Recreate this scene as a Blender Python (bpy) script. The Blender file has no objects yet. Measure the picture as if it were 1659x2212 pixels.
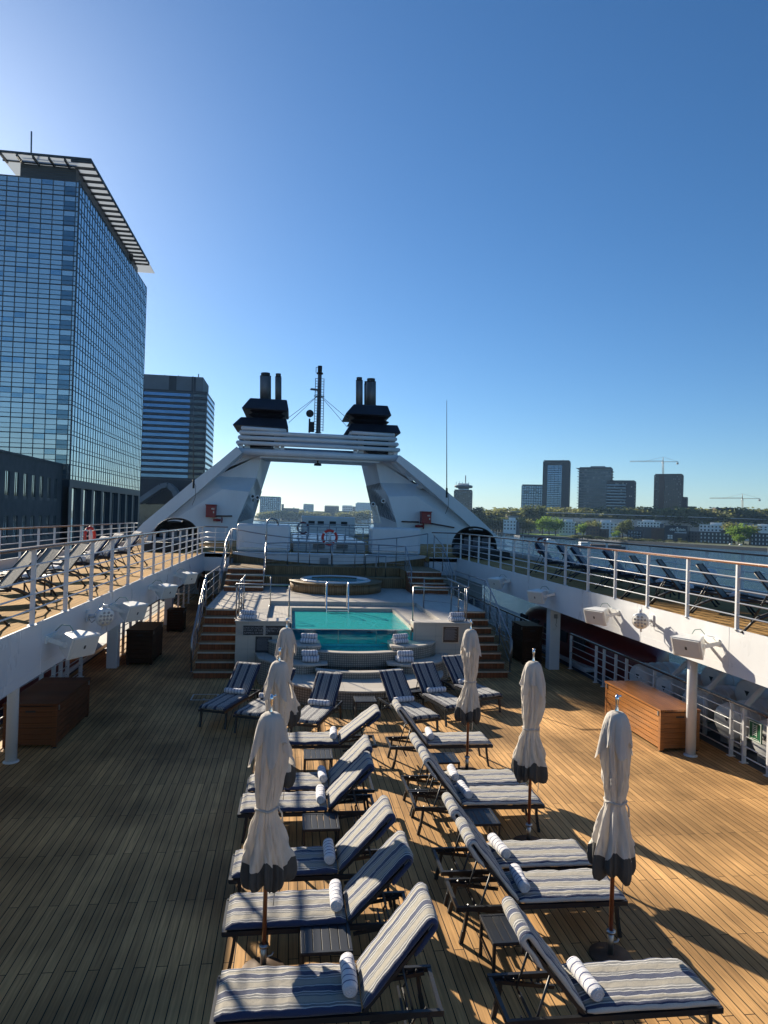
import bpy, bmesh, math, random
from mathutils import Vector, Matrix, Quaternion
random.seed(7)
R = math.radians
S = bpy.context.scene
COL = S.collection

# ------------------------------------------------------------------ camera
F_PX, W_PX, H_PX = 1480.0, 1659.0, 2212.0
CAM_Z = 4.6
YAW, PITCH, ROLL = R(7.703), R(0.535), R(1.7)
cF = Vector((math.sin(YAW)*math.cos(PITCH), math.cos(YAW)*math.cos(PITCH), math.sin(PITCH)))
cR = Vector((math.cos(YAW), -math.sin(YAW), 0))
cU = cR.cross(cF)
cr, sr = math.cos(ROLL), math.sin(ROLL)
camd = bpy.data.cameras.new('camera')
camd.sensor_fit = 'VERTICAL'; camd.sensor_height = 36.0
camd.lens = F_PX/H_PX*36.0
camd.clip_start = 0.05; camd.clip_end = 20000
cam = bpy.data.objects.new('camera', camd); COL.objects.link(cam)
rt = cR*cr + cU*sr; up = cU*cr - cR*sr
cam.matrix_world = Matrix(((rt.x, up.x, -cF.x, 0), (rt.y, up.y, -cF.y, 0), (rt.z, up.z, -cF.z, CAM_Z), (0, 0, 0, 1)))
S.camera = cam

# ------------------------------------------------------------------ light
SUN_AZ, SUN_EL = R(-28.5), R(23.0)
world = bpy.data.worlds.new('World'); S.world = world; world.use_nodes = True
wn = world.node_tree; bg = wn.nodes['Background']
sky = wn.nodes.new('ShaderNodeTexSky'); sky.sky_type = 'NISHITA'; sky.sun_disc = False
sky.sun_elevation = SUN_EL; sky.sun_rotation = SUN_AZ
sky.air_density = 0.9; sky.dust_density = 0.3; sky.ozone_density = 4.0; sky.altitude = 0
hs = wn.nodes.new('ShaderNodeHueSaturation'); hs.inputs['Saturation'].default_value = 1.15; wn.links.new(sky.outputs[0], hs.inputs['Color'])
ct = wn.nodes.new('ShaderNodeMix'); ct.data_type = 'RGBA'; ct.blend_type = 'MULTIPLY'; ct.inputs[0].default_value = 1; ct.inputs[7].default_value = (.90, .985, 1.03, 1)
wn.links.new(hs.outputs[0], ct.inputs[6]); wn.links.new(ct.outputs[2], bg.inputs[0]); bg.inputs[1].default_value = 0.057
sd = bpy.data.lights.new('sun', 'SUN'); sd.energy = 5.0; sd.angle = R(0.55); sd.color = (1.0, 0.88, 0.70)
sun = bpy.data.objects.new('sun', sd); COL.objects.link(sun)
sun_dir = Vector((math.sin(SUN_AZ)*math.cos(SUN_EL), math.cos(SUN_AZ)*math.cos(SUN_EL), math.sin(SUN_EL)))
sun.rotation_euler = sun_dir.to_track_quat('Z', 'Y').to_euler(); sun.location = (0, -30, 80)
S.view_settings.view_transform = 'Standard'; S.view_settings.look = 'None'
S.view_settings.exposure = 1.12; S.view_settings.gamma = 1.0
S.render.engine = 'CYCLES'
S.cycles.max_bounces = 8; S.cycles.transparent_max_bounces = 12
S.cycles.caustics_reflective = False; S.cycles.caustics_refractive = False
S.cycles.use_denoising = True

# ------------------------------------------------------------------ helpers
def ray(px, py):
    dx, dy = px - 829.5, py - 1106.0
    return cF*F_PX + cR*(dx*cr + dy*sr) - cU*(-dx*sr + dy*cr)
def at(px, py, Y):                 # where the sight line through a point of the picture meets the distance Y
    d = ray(px, py); t = Y/d.y
    return Vector((0, 0, CAM_Z)) + d*t
def onz(px, py, z):
    d = ray(px, py); t = (z - CAM_Z)/d.z
    return Vector((0, 0, CAM_Z)) + d*t

def tag(o, label=None, cat=None, group=None, kind=None):
    if label: o['label'] = label
    if cat: o['category'] = cat
    if group: o['group'] = group
    if kind: o['kind'] = kind
    return o
def thing(name, label, cat, loc=(0, 0, 0), rz=0.0, group=None):
    o = bpy.data.objects.new(name, None); COL.objects.link(o)
    o.location = loc; o.rotation_euler = (0, 0, rz); o.empty_display_size = 0.1
    return tag(o, label, cat, group)
def copy_tree(o, parent=None):
    c = o.copy(); COL.objects.link(c)
    if parent is not None: c.parent = parent
    for ch in list(o.children): copy_tree(ch, c)
    return c

class MB:
    """Collects shapes and links them as one mesh object."""
    def __init__(s): s.v = []; s.f = []; s.uv = {}; s.mi = []; s.cur = 0; s.sm = []; s.smooth = False
    def add(s, vs, fs, uvs=None):
        b = len(s.v); s.v += [tuple(p) for p in vs]
        for i, f in enumerate(fs):
            if uvs: s.uv[len(s.f)] = uvs[i]
            s.f.append([b + k for k in f]); s.mi.append(s.cur); s.sm.append(s.smooth)
        return s
    def box(s, x0, x1, y0, y1, z0, z1):
        if x0 > x1: x0, x1 = x1, x0
        if y0 > y1: y0, y1 = y1, y0
        if z0 > z1: z0, z1 = z1, z0
        return s.add([(x0,y0,z0),(x1,y0,z0),(x1,y1,z0),(x0,y1,z0),(x0,y0,z1),(x1,y0,z1),(x1,y1,z1),(x0,y1,z1)],
                     [(0,3,2,1),(4,5,6,7),(0,1,5,4),(1,2,6,5),(2,3,7,6),(3,0,4,7)])
    def bar(s, p, q, w, h=None, up=(0, 0, 1)):       # rectangular bar from p to q
        h = w if h is None else h
        p, q = Vector(p), Vector(q); d = (q - p).normalized(); u = Vector(up)
        if abs(d.dot(u)) > .98: u = Vector((0, 1, 0))
        a = d.cross(u).normalized()*(w/2); b = a.cross(d).normalized()*(h/2)
        vs = [p-a-b, p+a-b, p+a+b, p-a+b, q-a-b, q+a-b, q+a+b, q-a+b]
        return s.add(vs, [(0,3,2,1),(4,5,6,7),(0,1,5,4),(1,2,6,5),(2,3,7,6),(3,0,4,7)])
    def tube(s, path, r, n=8, cap=True):             # round tube through points
        path = [Vector(p) for p in path]; rs = r if isinstance(r, (list, tuple)) else [r]*len(path)
        rings = []; ref = None
        for i, p in enumerate(path):
            d = (path[min(i+1, len(path)-1)] - path[max(i-1, 0)]).normalized()
            if ref is None:
                ref = Vector((0, 0, 1)) if abs(d.z) < .9 else Vector((1, 0, 0))
            a = d.cross(ref)
            if a.length < 1e-5: a = d.cross(Vector((0, 1, 0)))
            a.normalize(); b = a.cross(d).normalized(); ref = b
            rings.append([p + (a*math.cos(2*math.pi*k/n) + b*math.sin(2*math.pi*k/n))*rs[i] for k in range(n)])
        vs = [v for rg in rings for v in rg]; fs = []
        for i in range(len(path)-1):
            for k in range(n):
                k2 = (k+1) % n
                fs.append((i*n+k2, i*n+k, (i+1)*n+k, (i+1)*n+k2))
        old = s.smooth; s.smooth = True; s.add(vs, fs); s.smooth = old
        if cap:
            b0 = len(s.v) - len(vs)
            s.f.append([b0+k for k in range(n)]); s.mi.append(s.cur); s.sm.append(False)
            s.f.append([b0+(len(path)-1)*n+k for k in reversed(range(n))]); s.mi.append(s.cur); s.sm.append(False)
        return s
    def lathe(s, prof, c=(0, 0), n=24, sx=1, sy=1, cap=True):   # (radius, z) profile round a vertical axis
        vs = []; fs = []
        for r, z in prof:
            for k in range(n):
                t = 2*math.pi*k/n; vs.append((c[0] + r*sx*math.cos(t), c[1] + r*sy*math.sin(t), z))
        for i in range(len(prof)-1):
            for k in range(n):
                k2 = (k+1) % n; fs.append((i*n+k, i*n+k2, (i+1)*n+k2, (i+1)*n+k))
        if cap:
            fs.append(tuple(reversed(range(n)))); fs.append(tuple((len(prof)-1)*n+k for k in range(n)))
        old = s.smooth; s.smooth = True; s.add(vs, fs); s.smooth = old
        return s
    def prism(s, poly, z0, z1):                       # polygon (counter-clockwise seen from above) pulled up
        n = len(poly); vs = [(x, y, z0) for x, y in poly] + [(x, y, z1) for x, y in poly]
        fs = [tuple(reversed(range(n))), tuple(range(n, 2*n))] + [(k, (k+1) % n, n+(k+1) % n, n+k) for k in range(n)]
        return s.add(vs, fs)
    def solid(s, front, off):                          # any flat polygon given a thickness vector
        n = len(front); f = [Vector(p) for p in front]; b = [p + Vector(off) for p in f]
        fs = [tuple(range(n)), tuple(reversed(range(n, 2*n)))] + [((k+1) % n, k, n+k, n+(k+1) % n) for k in range(n)]
        return s.add(f + b, fs)
    def quad(s, a, b, c, d): return s.add([a, b, c, d], [(0, 1, 2, 3)])
    def sphere(s, c, r, n=16, m=10, sz=1.0):
        prof = [(r*math.sin(math.pi*i/m), -r*sz*math.cos(math.pi*i/m)) for i in range(m+1)]
        prof[0] = (r*.02, prof[0][1]); prof[-1] = (r*.02, prof[-1][1])
        return s.lathe([(a, c[2]+z) for a, z in prof], (c[0], c[1]), n)
    def build(s, name, mats, parent=None, w=False, bevel=0.0, kind=None, seg=2, autos=None):
        me = bpy.data.meshes.new(name)
        vs = s.v
        if w and parent is not None:                   # shapes given in ship coordinates
            r = parent
            while r.parent is not None: r = r.parent
            L = Vector(r.location); q = Matrix.Rotation(-r.rotation_euler.z, 3, 'Z')
            vs = [tuple(q @ (Vector(p) - L)) for p in vs]
        me.from_pydata(vs, [], s.f); me.update()
        if s.uv:
            ul = me.uv_layers.new(name='UVMap')
            for i, p in enumerate(me.polygons):
                if i in s.uv:
                    for k, li in enumerate(p.loop_indices): ul.data[li].uv = s.uv[i][k]
        for m in (mats if isinstance(mats, (list, tuple)) else [mats]): me.materials.append(m)
        me.polygons.foreach_set('material_index', s.mi); me.polygons.foreach_set('use_smooth', s.sm)
        bm = bmesh.new(); bm.from_mesh(me); 
        if len(s.f) > 1: bmesh.ops.recalc_face_normals(bm, faces=bm.faces)   # a lone sheet keeps the side it was given
        if bevel > 0:
            es = [e for e in bm.edges if len(e.link_faces) == 2 and e.calc_face_angle(0) > R(35)]
            bmesh.ops.bevel(bm, geom=es, offset=bevel, segments=seg, profile=.6, affect='EDGES', clamp_overlap=True)
        bm.to_mesh(me); bm.free(); me.update()
        o = bpy.data.objects.new(name, me); COL.objects.link(o)
        if parent is not None: o.parent = parent
        if kind: o['kind'] = kind
        return o
def disc_poly(cx, cy, r, a0, a1, n, sy=1.0):
    return [(cx + r*math.cos(a0+(a1-a0)*k/n), cy + r*sy*math.sin(a0+(a1-a0)*k/n)) for k in range(n+1)]

# ------------------------------------------------------------------ materials
def nodes(m): return m.node_tree.nodes, m.node_tree.links
def mat(name, col, rough=.5, metal=0.0, var=0.0, vscale=3.0, stretch=(1, 1, 1), bump=0.0, bscale=40.0, coat=0.0, spec=None, detail=4, vrough=0.0):
    m = bpy.data.materials.new(name); m.use_nodes = True; N, L = nodes(m); p = N['Principled BSDF']
    p.inputs['Base Color'].default_value = (*col, 1); p.inputs['Roughness'].default_value = rough; p.inputs['Metallic'].default_value = metal
    if coat: p.inputs['Coat Weight'].default_value = coat; p.inputs['Coat Roughness'].default_value = .12
    if spec is not None: p.inputs['Specular IOR Level'].default_value = spec
    if var or bump or vrough:
        tc = N.new('ShaderNodeTexCoord'); mp = N.new('ShaderNodeMapping'); L.new(tc.outputs['Object'], mp.inputs[0])
        mp.inputs['Scale'].default_value = stretch
    if var or vrough:
        nz = N.new('ShaderNodeTexNoise'); nz.inputs['Scale'].default_value = vscale; nz.inputs['Detail'].default_value = detail; nz.inputs['Roughness'].default_value = .62
        L.new(mp.outputs[0], nz.inputs['Vector'])
    if var:
        mr = N.new('ShaderNodeMapRange'); mr.inputs[1].default_value = .3; mr.inputs[2].default_value = .7
        mr.inputs[3].default_value = 1-var; mr.inputs[4].default_value = 1+var*.55; L.new(nz.outputs[0], mr.inputs[0])
        mx = N.new('ShaderNodeMix'); mx.data_type = 'RGBA'; mx.blend_type = 'MULTIPLY'; mx.inputs[0].default_value = 1
        mx.inputs[6].default_value = (*col, 1); L.new(mr.outputs[0], mx.inputs[7]); L.new(mx.outputs[2], p.inputs['Base Color'])
    if vrough:
        m2 = N.new('ShaderNodeMapRange'); m2.inputs[1].default_value = .3; m2.inputs[2].default_value = .7
        m2.inputs[3].default_value = max(0, rough-vrough); m2.inputs[4].default_value = min(1, rough+vrough)
        L.new(nz.outputs[0], m2.inputs[0]); L.new(m2.outputs[0], p.inputs['Roughness'])
    if bump:
        n2 = N.new('ShaderNodeTexNoise'); n2.inputs['Scale'].default_value = bscale; n2.inputs['Detail'].default_value = 3
        L.new(mp.outputs[0], n2.inputs['Vector'])
        b = N.new('ShaderNodeBump'); b.inputs['Strength'].default_value = bump; b.inputs['Distance'].default_value = .02
        L.new(n2.outputs[0], b.inputs['Height']); L.new(b.outputs[0], p.inputs['Normal'])
    return m
def planks(name, c1, c2, caulk, width=.11, length=2.4, gap=.0035, axes='YX', rough=.6, grain=.28, wear=.25, coat=0.0):
    """Boards with dark seams; axes: the world axis the boards run along, then the one they are laid across."""
    m = bpy.data.materials.new(name); m.use_nodes = True; N, L = nodes(m); p = N['Principled BSDF']
    g = N.new('ShaderNodeTexCoord'); sx = N.new('ShaderNodeSeparateXYZ'); L.new(g.outputs['Object'], sx.inputs[0])
    cb = N.new('ShaderNodeCombineXYZ'); L.new(sx.outputs[axes[0]], cb.inputs['X']); L.new(sx.outputs[axes[1]], cb.inputs['Y'])
    b = N.new('ShaderNodeTexBrick'); b.offset = .5; b.offset_frequency = 2; b.squash = 1
    b.inputs['Scale'].default_value = 1; b.inputs['Brick Width'].default_value = length; b.inputs['Row Height'].default_value = width
    b.inputs['Mortar Size'].default_value = gap; b.inputs['Mortar Smooth'].default_value = .2; b.inputs['Bias'].default_value = 0
    b.inputs['Color1'].default_value = (*c1, 1); b.inputs['Color2'].default_value = (*c2, 1); b.inputs['Mortar'].default_value = (*caulk, 1)
    L.new(cb.outputs[0], b.inputs['Vector'])
    mp = N.new('ShaderNodeMapping'); mp.inputs['Scale'].default_value = (1.2, 26, 1); L.new(cb.outputs[0], mp.inputs[0])
    nz = N.new('ShaderNodeTexNoise'); nz.inputs['Scale'].default_value = 1.6; nz.inputs['Detail'].default_value = 6; L.new(mp.outputs[0], nz.inputs['Vector'])
    n2 = N.new('ShaderNodeTexNoise'); n2.inputs['Scale'].default_value = .55; n2.inputs['Detail'].default_value = 5; L.new(cb.outputs[0], n2.inputs['Vector'])
    r1 = N.new('ShaderNodeMapRange'); r1.inputs[1].default_value = .3; r1.inputs[2].default_value = .7; r1.inputs[3].default_value = 1-grain; r1.inputs[4].default_value = 1+grain*.6
    L.new(nz.outputs[0], r1.inputs[0])
    r2 = N.new('ShaderNodeMapRange'); r2.inputs[1].default_value = .35; r2.inputs[2].default_value = .7; r2.inputs[3].default_value = 1-wear; r2.inputs[4].default_value = 1+wear*.4
    L.new(n2.outputs[0], r2.inputs[0])
    mu = N.new('ShaderNodeMath'); mu.operation = 'MULTIPLY'; L.new(r1.outputs[0], mu.inputs[0]); L.new(r2.outputs[0], mu.inputs[1])
    mx = N.new('ShaderNodeMix'); mx.data_type = 'RGBA'; mx.blend_type = 'MULTIPLY'; mx.inputs[0].default_value = 1
    L.new(b.outputs['Color'], mx.inputs[6]); L.new(mu.outputs[0], mx.inputs[7]); L.new(mx.outputs[2], p.inputs['Base Color'])
    p.inputs['Roughness'].default_value = rough; p.inputs['Specular IOR Level'].default_value = .5 if coat else .2
    if coat: p.inputs['Coat Weight'].default_value = coat; p.inputs['Coat Roughness'].default_value = .15
    bp = N.new('ShaderNodeBump'); bp.inputs['Strength'].default_value = .35; bp.inputs['Distance'].default_value = .004; bp.invert = True
    L.new(b.outputs['Fac'], bp.inputs['Height']); L.new(bp.outputs[0], p.inputs['Normal'])
    return m
def tiles(name, c1, c2, grout, w, h, gap, axes='XZ', rough=.4, offset=0.0, var=.12):
    m = planks(name, c1, c2, grout, h, w, gap, axes, rough, grain=.02, wear=var)
    for n in m.node_tree.nodes:
        if n.type == 'TEX_BRICK': n.offset = offset
    return m
def stripes(name, stops, along='u', period=None, rough=.9, bump=.5, bscale=220.0, sheen=.2):
    """Woven stripes along a UV axis; stops = [(position, colour)...] constant."""
    m = bpy.data.materials.new(name); m.use_nodes = True; N, L = nodes(m); p = N['Principled BSDF']
    uv = N.new('ShaderNodeUVMap'); sx = N.new('ShaderNodeSeparateXYZ'); L.new(uv.outputs[0], sx.inputs[0])
    src = sx.outputs['X' if along == 'u' else 'Y']
    nz = N.new('ShaderNodeTexNoise'); nz.inputs['Scale'].default_value = 3.5; nz.inputs['Detail'].default_value = 2
    tc = N.new('ShaderNodeTexCoord'); L.new(tc.outputs['Object'], nz.inputs['Vector'])
    wob = N.new('ShaderNodeMath'); wob.operation = 'MULTIPLY_ADD'; wob.inputs[1].default_value = .007; L.new(nz.outputs[0], wob.inputs[0])
    L.new(src, wob.inputs[2]); src = wob.outputs[0]
    if period:
        mo = N.new('ShaderNodeMath'); mo.operation = 'MODULO'; mo.inputs[1].default_value = period; L.new(src, mo.inputs[0])
        dv = N.new('ShaderNodeMath'); dv.operation = 'DIVIDE'; dv.inputs[1].default_value = period; L.new(mo.outputs[0], dv.inputs[0]); src = dv.outputs[0]
    cr_ = N.new('ShaderNodeValToRGB'); cr_.color_ramp.interpolation = 'CONSTANT'; el = cr_.color_ramp.elements
    el[0].position = stops[0][0]; el[0].color = (*stops[0][1], 1); el[1].position = stops[1][0]; el[1].color = (*stops[1][1], 1)
    for q, c in stops[2:]:
        e = el.new(q); e.color = (*c, 1)
    L.new(src, cr_.inputs[0])
    n2 = N.new('ShaderNodeTexNoise'); n2.inputs['Scale'].default_value = bscale; n2.inputs['Detail'].default_value = 2; L.new(tc.outputs['Object'], n2.inputs['Vector'])
    mr = N.new('ShaderNodeMapRange'); mr.inputs[1].default_value = .3; mr.inputs[2].default_value = .7; mr.inputs[3].default_value = .82; mr.inputs[4].default_value = 1.1; L.new(n2.outputs[0], mr.inputs[0])
    mx = N.new('ShaderNodeMix'); mx.data_type = 'RGBA'; mx.blend_type = 'MULTIPLY'; mx.inputs[0].default_value = 1
    L.new(cr_.outputs[0], mx.inputs[6]); L.new(mr.outputs[0], mx.inputs[7]); L.new(mx.outputs[2], p.inputs['Base Color'])
    p.inputs['Roughness'].default_value = rough; p.inputs['Sheen Weight'].default_value = sheen
    n3 = N.new('ShaderNodeTexNoise'); n3.inputs['Scale'].default_value = 9; n3.inputs['Detail'].default_value = 4; L.new(tc.outputs['Object'], n3.inputs['Vector'])
    ad = N.new('ShaderNodeMath'); ad.operation = 'MULTIPLY_ADD'; ad.inputs[1].default_value = .22; L.new(n2.outputs[0], ad.inputs[0]); L.new(n3.outputs[0], ad.inputs[2])
    bp = N.new('ShaderNodeBump'); bp.inputs['Strength'].default_value = bump; bp.inputs['Distance'].default_value = .03
    L.new(ad.outputs[0], bp.inputs['Height']); L.new(bp.outputs[0], p.inputs['Normal'])
    return m
def sheet(name, tint, rough=.03, bump=0.0, bscale=5.0, ior=1.33, stretch=(1, 1, 1), base=.0, tcol=None, detail=3):
    """Thin clear layer (glass pane, water skin): lets light through tinted and mirrors by Fresnel."""
    m = bpy.data.materials.new(name); m.use_nodes = True; N, L = nodes(m); N.remove(N['Principled BSDF'])
    out = N['Material Output']; tr = N.new('ShaderNodeBsdfTransparent'); tr.inputs[0].default_value = (*tint, 1)
    gl = N.new('ShaderNodeBsdfGlossy'); gl.inputs['Roughness'].default_value = rough
    fr = N.new('ShaderNodeFresnel'); fr.inputs['IOR'].default_value = ior
    mx = N.new('ShaderNodeMixShader'); L.new(fr.outputs[0], mx.inputs[0]); L.new(tr.outputs[0], mx.inputs[1]); L.new(gl.outputs[0], mx.inputs[2]); L.new(mx.outputs[0], out.inputs[0])
    if base:                                             # a share of light scattered back by the body of the water
        df = N.new('ShaderNodeBsdfDiffuse'); df.inputs[0].default_value = (*tcol, 1); m2 = N.new('ShaderNodeMixShader'); m2.inputs[0].default_value = base
        L.new(tr.outputs[0], m2.inputs[1]); L.new(df.outputs[0], m2.inputs[2]); L.new(m2.outputs[0], mx.inputs[1])
    if bump:
        tc = N.new('ShaderNodeTexCoord'); mp = N.new('ShaderNodeMapping'); mp.inputs['Scale'].default_value = stretch; L.new(tc.outputs['Object'], mp.inputs[0])
        n = N.new('ShaderNodeTexNoise'); n.inputs['Scale'].default_value = bscale; n.inputs['Detail'].default_value = detail; L.new(mp.outputs[0], n.inputs['Vector'])
        b = N.new('ShaderNodeBump'); b.inputs['Strength'].default_value = bump; b.inputs['Distance'].default_value = .1
        L.new(n.outputs[0], b.inputs['Height']); L.new(b.outputs[0], gl.inputs['Normal']); L.new(b.outputs[0], fr.inputs['Normal'])
    return m

M = {}
M['deck'] = planks('teak_deck', (.68,.395,.16), (.47,.268,.108), (.008,.007,.006), gap=.0055, wear=.5, rough=.75)
M['deck_up'] = planks('teak_upper_deck', (.46,.28,.11), (.38,.225,.085), (.02,.016,.012), .12, 2.6, rough=.9)
M['deck_up'].node_tree.nodes['Principled BSDF'].inputs['Specular IOR Level'].default_value = .05
M['teak_x'] = planks('teak_tread', (.30,.20,.10), (.25,.165,.085), (.02,.015,.012), .06, 2.0, .003, 'XY')
M['riser'] = planks('redwood_riser', (.30,.10,.04), (.22,.075,.032), (.02,.01,.008), .1, 2.0, .003, 'ZX', rough=.45)
M['slatwall'] = planks('vertical_teak', (.33,.21,.105), (.24,.15,.075), (.015,.01,.008), .09, 3.0, .004, 'ZX')
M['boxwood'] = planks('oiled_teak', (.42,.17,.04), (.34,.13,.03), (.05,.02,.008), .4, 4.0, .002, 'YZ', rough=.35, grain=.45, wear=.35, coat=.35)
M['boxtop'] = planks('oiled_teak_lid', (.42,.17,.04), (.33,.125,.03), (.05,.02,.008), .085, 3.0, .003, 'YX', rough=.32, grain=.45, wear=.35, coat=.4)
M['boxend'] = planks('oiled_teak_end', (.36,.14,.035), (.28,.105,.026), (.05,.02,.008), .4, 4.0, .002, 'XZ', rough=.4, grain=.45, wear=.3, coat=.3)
M['darkbox'] = planks('shade_darkened_wood', (.05,.022,.012), (.04,.017,.01), (.02,.01,.008), .4, 4.0, .002, 'YZ', rough=.4, grain=.4)  # dark wood, its colour lowered further to carry the deep shade round the cabinets
M['white'] = mat('white_paint', (.61,.62,.63), .32, var=.07, vscale=1.3, stretch=(1,1,.4), spec=.5, vrough=.08)
M['whitefunnel'] = mat('white_funnel_paint', (.66,.68,.70), .38, var=.1, vscale=.7, stretch=(1,1,.3), bump=.05, bscale=1.5)
M['cream'] = mat('cream_speaker_paint', (.74,.73,.68), .45, var=.05, vscale=6)
M['grille'] = mat('cream_speaker_grille', (.62,.61,.56), .6, bump=.5, bscale=160)
M['rail_wood'] = mat('varnished_handrail', (.22,.085,.03), .22, var=.35, vscale=3, stretch=(8,.6,8), coat=.5)
M['rail_dark'] = mat('dark_handrail', (.07,.03,.018), .35, var=.3, vscale=3, stretch=(6,.6,6), coat=.3)
M['steel'] = mat('stainless_steel', (.30,.30,.31), .32, 1.0, var=.12, vscale=6)
M['steel_dull'] = mat('dull_steel', (.42,.43,.44), .38, 1.0, var=.2, vscale=4, bump=.05)
M['chrome'] = mat('polished_chrome', (.75,.75,.76), .12, 1.0)
M['black'] = mat('black_powder_coat', (.016,.018,.022), .4, var=.25, vscale=9)
M['navy'] = mat('navy_table_paint', (.008,.012,.020), .45, var=.2, vscale=7)
M['funnel_navy'] = mat('navy_funnel_paint', (.018,.022,.035), .5, var=.35, vscale=1.2, stretch=(1,1,.4))
M['stack'] = mat('sooty_exhaust_pipe', (.17,.175,.18), .55, .3, var=.45, vscale=1.5, stretch=(2,2,.5))
M['soot'] = mat('sooty_pipe_rim', (.05,.05,.05), .7, var=.4, vscale=3)
M['red'] = mat('red_paint', (.24,.012,.014), .4, var=.15, vscale=4)
M['ring_red'] = mat('red_lifebuoy', (.55,.035,.025), .5, var=.12, vscale=6)
M['ring_white'] = mat('white_lifebuoy_tape', (.75,.75,.72), .55)
M['boat_red'] = mat('red_lifeboat_hull', (.15,.022,.02), .35, var=.15, vscale=1.5)
M['blue_deck'] = mat('blue_grey_steel_deck', (.035,.05,.075), .55, var=.3, vscale=2)
M['raft'] = mat('raft_canister_gelcoat', (.62,.63,.62), .4, var=.12, vscale=2)
M['canvas'] = mat('beige_umbrella_canvas', (.68,.64,.58), .92, var=.16, vscale=5, stretch=(1,1,.35), bump=.9, bscale=13)
M['hem'] = mat('charcoal_umbrella_hem', (.075,.072,.068), .9, var=.2, vscale=6, bump=.4, bscale=16)
def translucent(m, f, tint):
    N, L = nodes(m); out = N['Material Output']; p = N['Principled BSDF']; t = N.new('ShaderNodeBsdfTranslucent'); t.inputs[0].default_value = (*tint, 1)
    mx = N.new('ShaderNodeMixShader'); mx.inputs[0].default_value = f; L.new(p.outputs[0], mx.inputs[1]); L.new(t.outputs[0], mx.inputs[2]); L.new(mx.outputs[0], out.inputs[0])
translucent(M['canvas'], .35, (.66,.60,.52)); translucent(M['hem'], .15, (.10,.09,.08))
M['polewood'] = mat('varnished_umbrella_pole', (.23,.075,.028), .35, var=.2, vscale=5, stretch=(6,6,.5), coat=.3)
M['wicker'] = mat('black_wicker', (.022,.02,.019), .6, var=.3, vscale=30, bump=.9, bscale=60)
M['daycushion'] = mat('grey_daybed_cushion', (.16,.16,.17), .9, var=.15, vscale=4, bump=.2, bscale=60)
M['sling'] = mat('grey_sling_mesh', (.18,.175,.155), .8, var=.12, vscale=60, bump=.3, bscale=250)
M['stone'] = tiles('beige_stone_tile', (.50,.45,.38), (.46,.41,.35), (.30,.27,.24), .6, .4, .004, 'XZ')
M['stone_top'] = tiles('beige_stone_paving', (.56,.52,.46), (.52,.48,.42), (.33,.30,.27), .5, .5, .004, 'XY')
M['mosaic'] = tiles('beige_pool_mosaic', (.44,.41,.35), (.36,.34,.29), (.16,.15,.13), .06, .06, .009, 'XZ', rough=.3, var=.2)
M['deckgrip'] = tiles('ribbed_pool_surround', (.55,.51,.45), (.51,.47,.42), (.27,.25,.22), 4.0, .045, .008, 'YX', rough=.6)
M['aqua'] = tiles('aqua_pool_lining', (.03,.60,.64), (.025,.54,.59), (.02,.44,.48), .25, .25, .006, 'XY', rough=.35)
M['aqua_side'] = tiles('aqua_pool_side', (.03,.56,.60), (.025,.51,.56), (.02,.42,.46), .25, .25, .006, 'XZ', rough=.35)
M['tub'] = mat('white_hot_tub_shell', (.72,.74,.75), .2, coat=.4)
M['water_pool'] = sheet('pool_water', (.72,.97,.98), .03, .65, 7.0, 1.14, (1, 1.7, 1), .5, (.055,.60,.61), 5)
M['water_clear'] = sheet('basin_water', (.6,.72,.72), .03, .3, 7.0, 1.25)
M['water_tub'] = sheet('tub_water', (.5,.9,.92), .03, .5, 9, 1.15, (1, 1, 1), .4, (.06,.42,.46), 4)
M['glass'] = sheet('clear_glass', (.62,.86,.90), .01, ior=1.35)
M['lens'] = mat('led_lens', (.34,.35,.35), .3)
M['darkteak'] = planks('dark_brown_teak', (.17,.06,.022), (.12,.042,.018), (.02,.01,.006), .4, 4.0, .002, 'YZ', rough=.5, grain=.45, wear=.35)  # darker, browner version of the chest teak, for the left chest
M['basebrown'] = mat('brown_base_plate', (.09,.05,.028), .7, var=.2)
M['sign'] = mat('black_notice_plate', (.02,.022,.027), .3, var=.1)
M['sign_text'] = mat('grey_notice_lettering', (.30,.31,.33), .5)
M['green'] = mat('green_escape_sign', (.01,.10,.045), .4)
M['sign_white'] = mat('white_sign_marking', (.62,.66,.62), .5)
M['lamp_glass'] = mat('lamp_lens', (.55,.56,.55), .4)
M['dark'] = mat('dark_recess', (.02,.022,.025), .7)
M['grey'] = mat('grey_paint', (.22,.23,.24), .5, var=.12)
M['cable'] = mat('green_grey_cable', (.10,.22,.17), .5)
nv, gy, bg_, wt, lg = (.024,.038,.095), (.13,.135,.145), (.31,.285,.235), (.50,.49,.46), (.22,.215,.20)
M['fabric'] = stripes('blue_striped_towelling', [
    (0,nv),(.055,wt),(.075,gy),(.12,wt),(.135,lg),(.165,bg_),(.275,gy),(.305,wt),(.32,gy),(.355,wt),(.37,nv),(.475,wt),(.495,lg),(.52,bg_),(.62,lg),
    (.645,wt),(.665,gy),(.70,wt),(.715,nv),(.80,wt),(.815,bg_),(.865,gy),(.90,wt),(.92,nv),(.975,wt)])
nv2, g2, b2 = (.011,.018,.048), (.14,.145,.155), (.23,.23,.23)
M['fabric_navy'] = stripes('navy_striped_towelling', [
    (0,nv2),(.10,wt),(.115,nv2),(.15,wt),(.165,g2),(.20,b2),(.27,g2),(.30,wt),(.315,nv2),(.335,wt),(.35,nv2),(.46,wt),(.475,nv2),(.495,wt),(.51,g2),(.55,b2),
    (.61,g2),(.64,wt),(.655,nv2),(.675,wt),(.69,nv2),(.79,wt),(.80,g2),(.83,b2),(.87,wt),(.885,nv2)])
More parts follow.
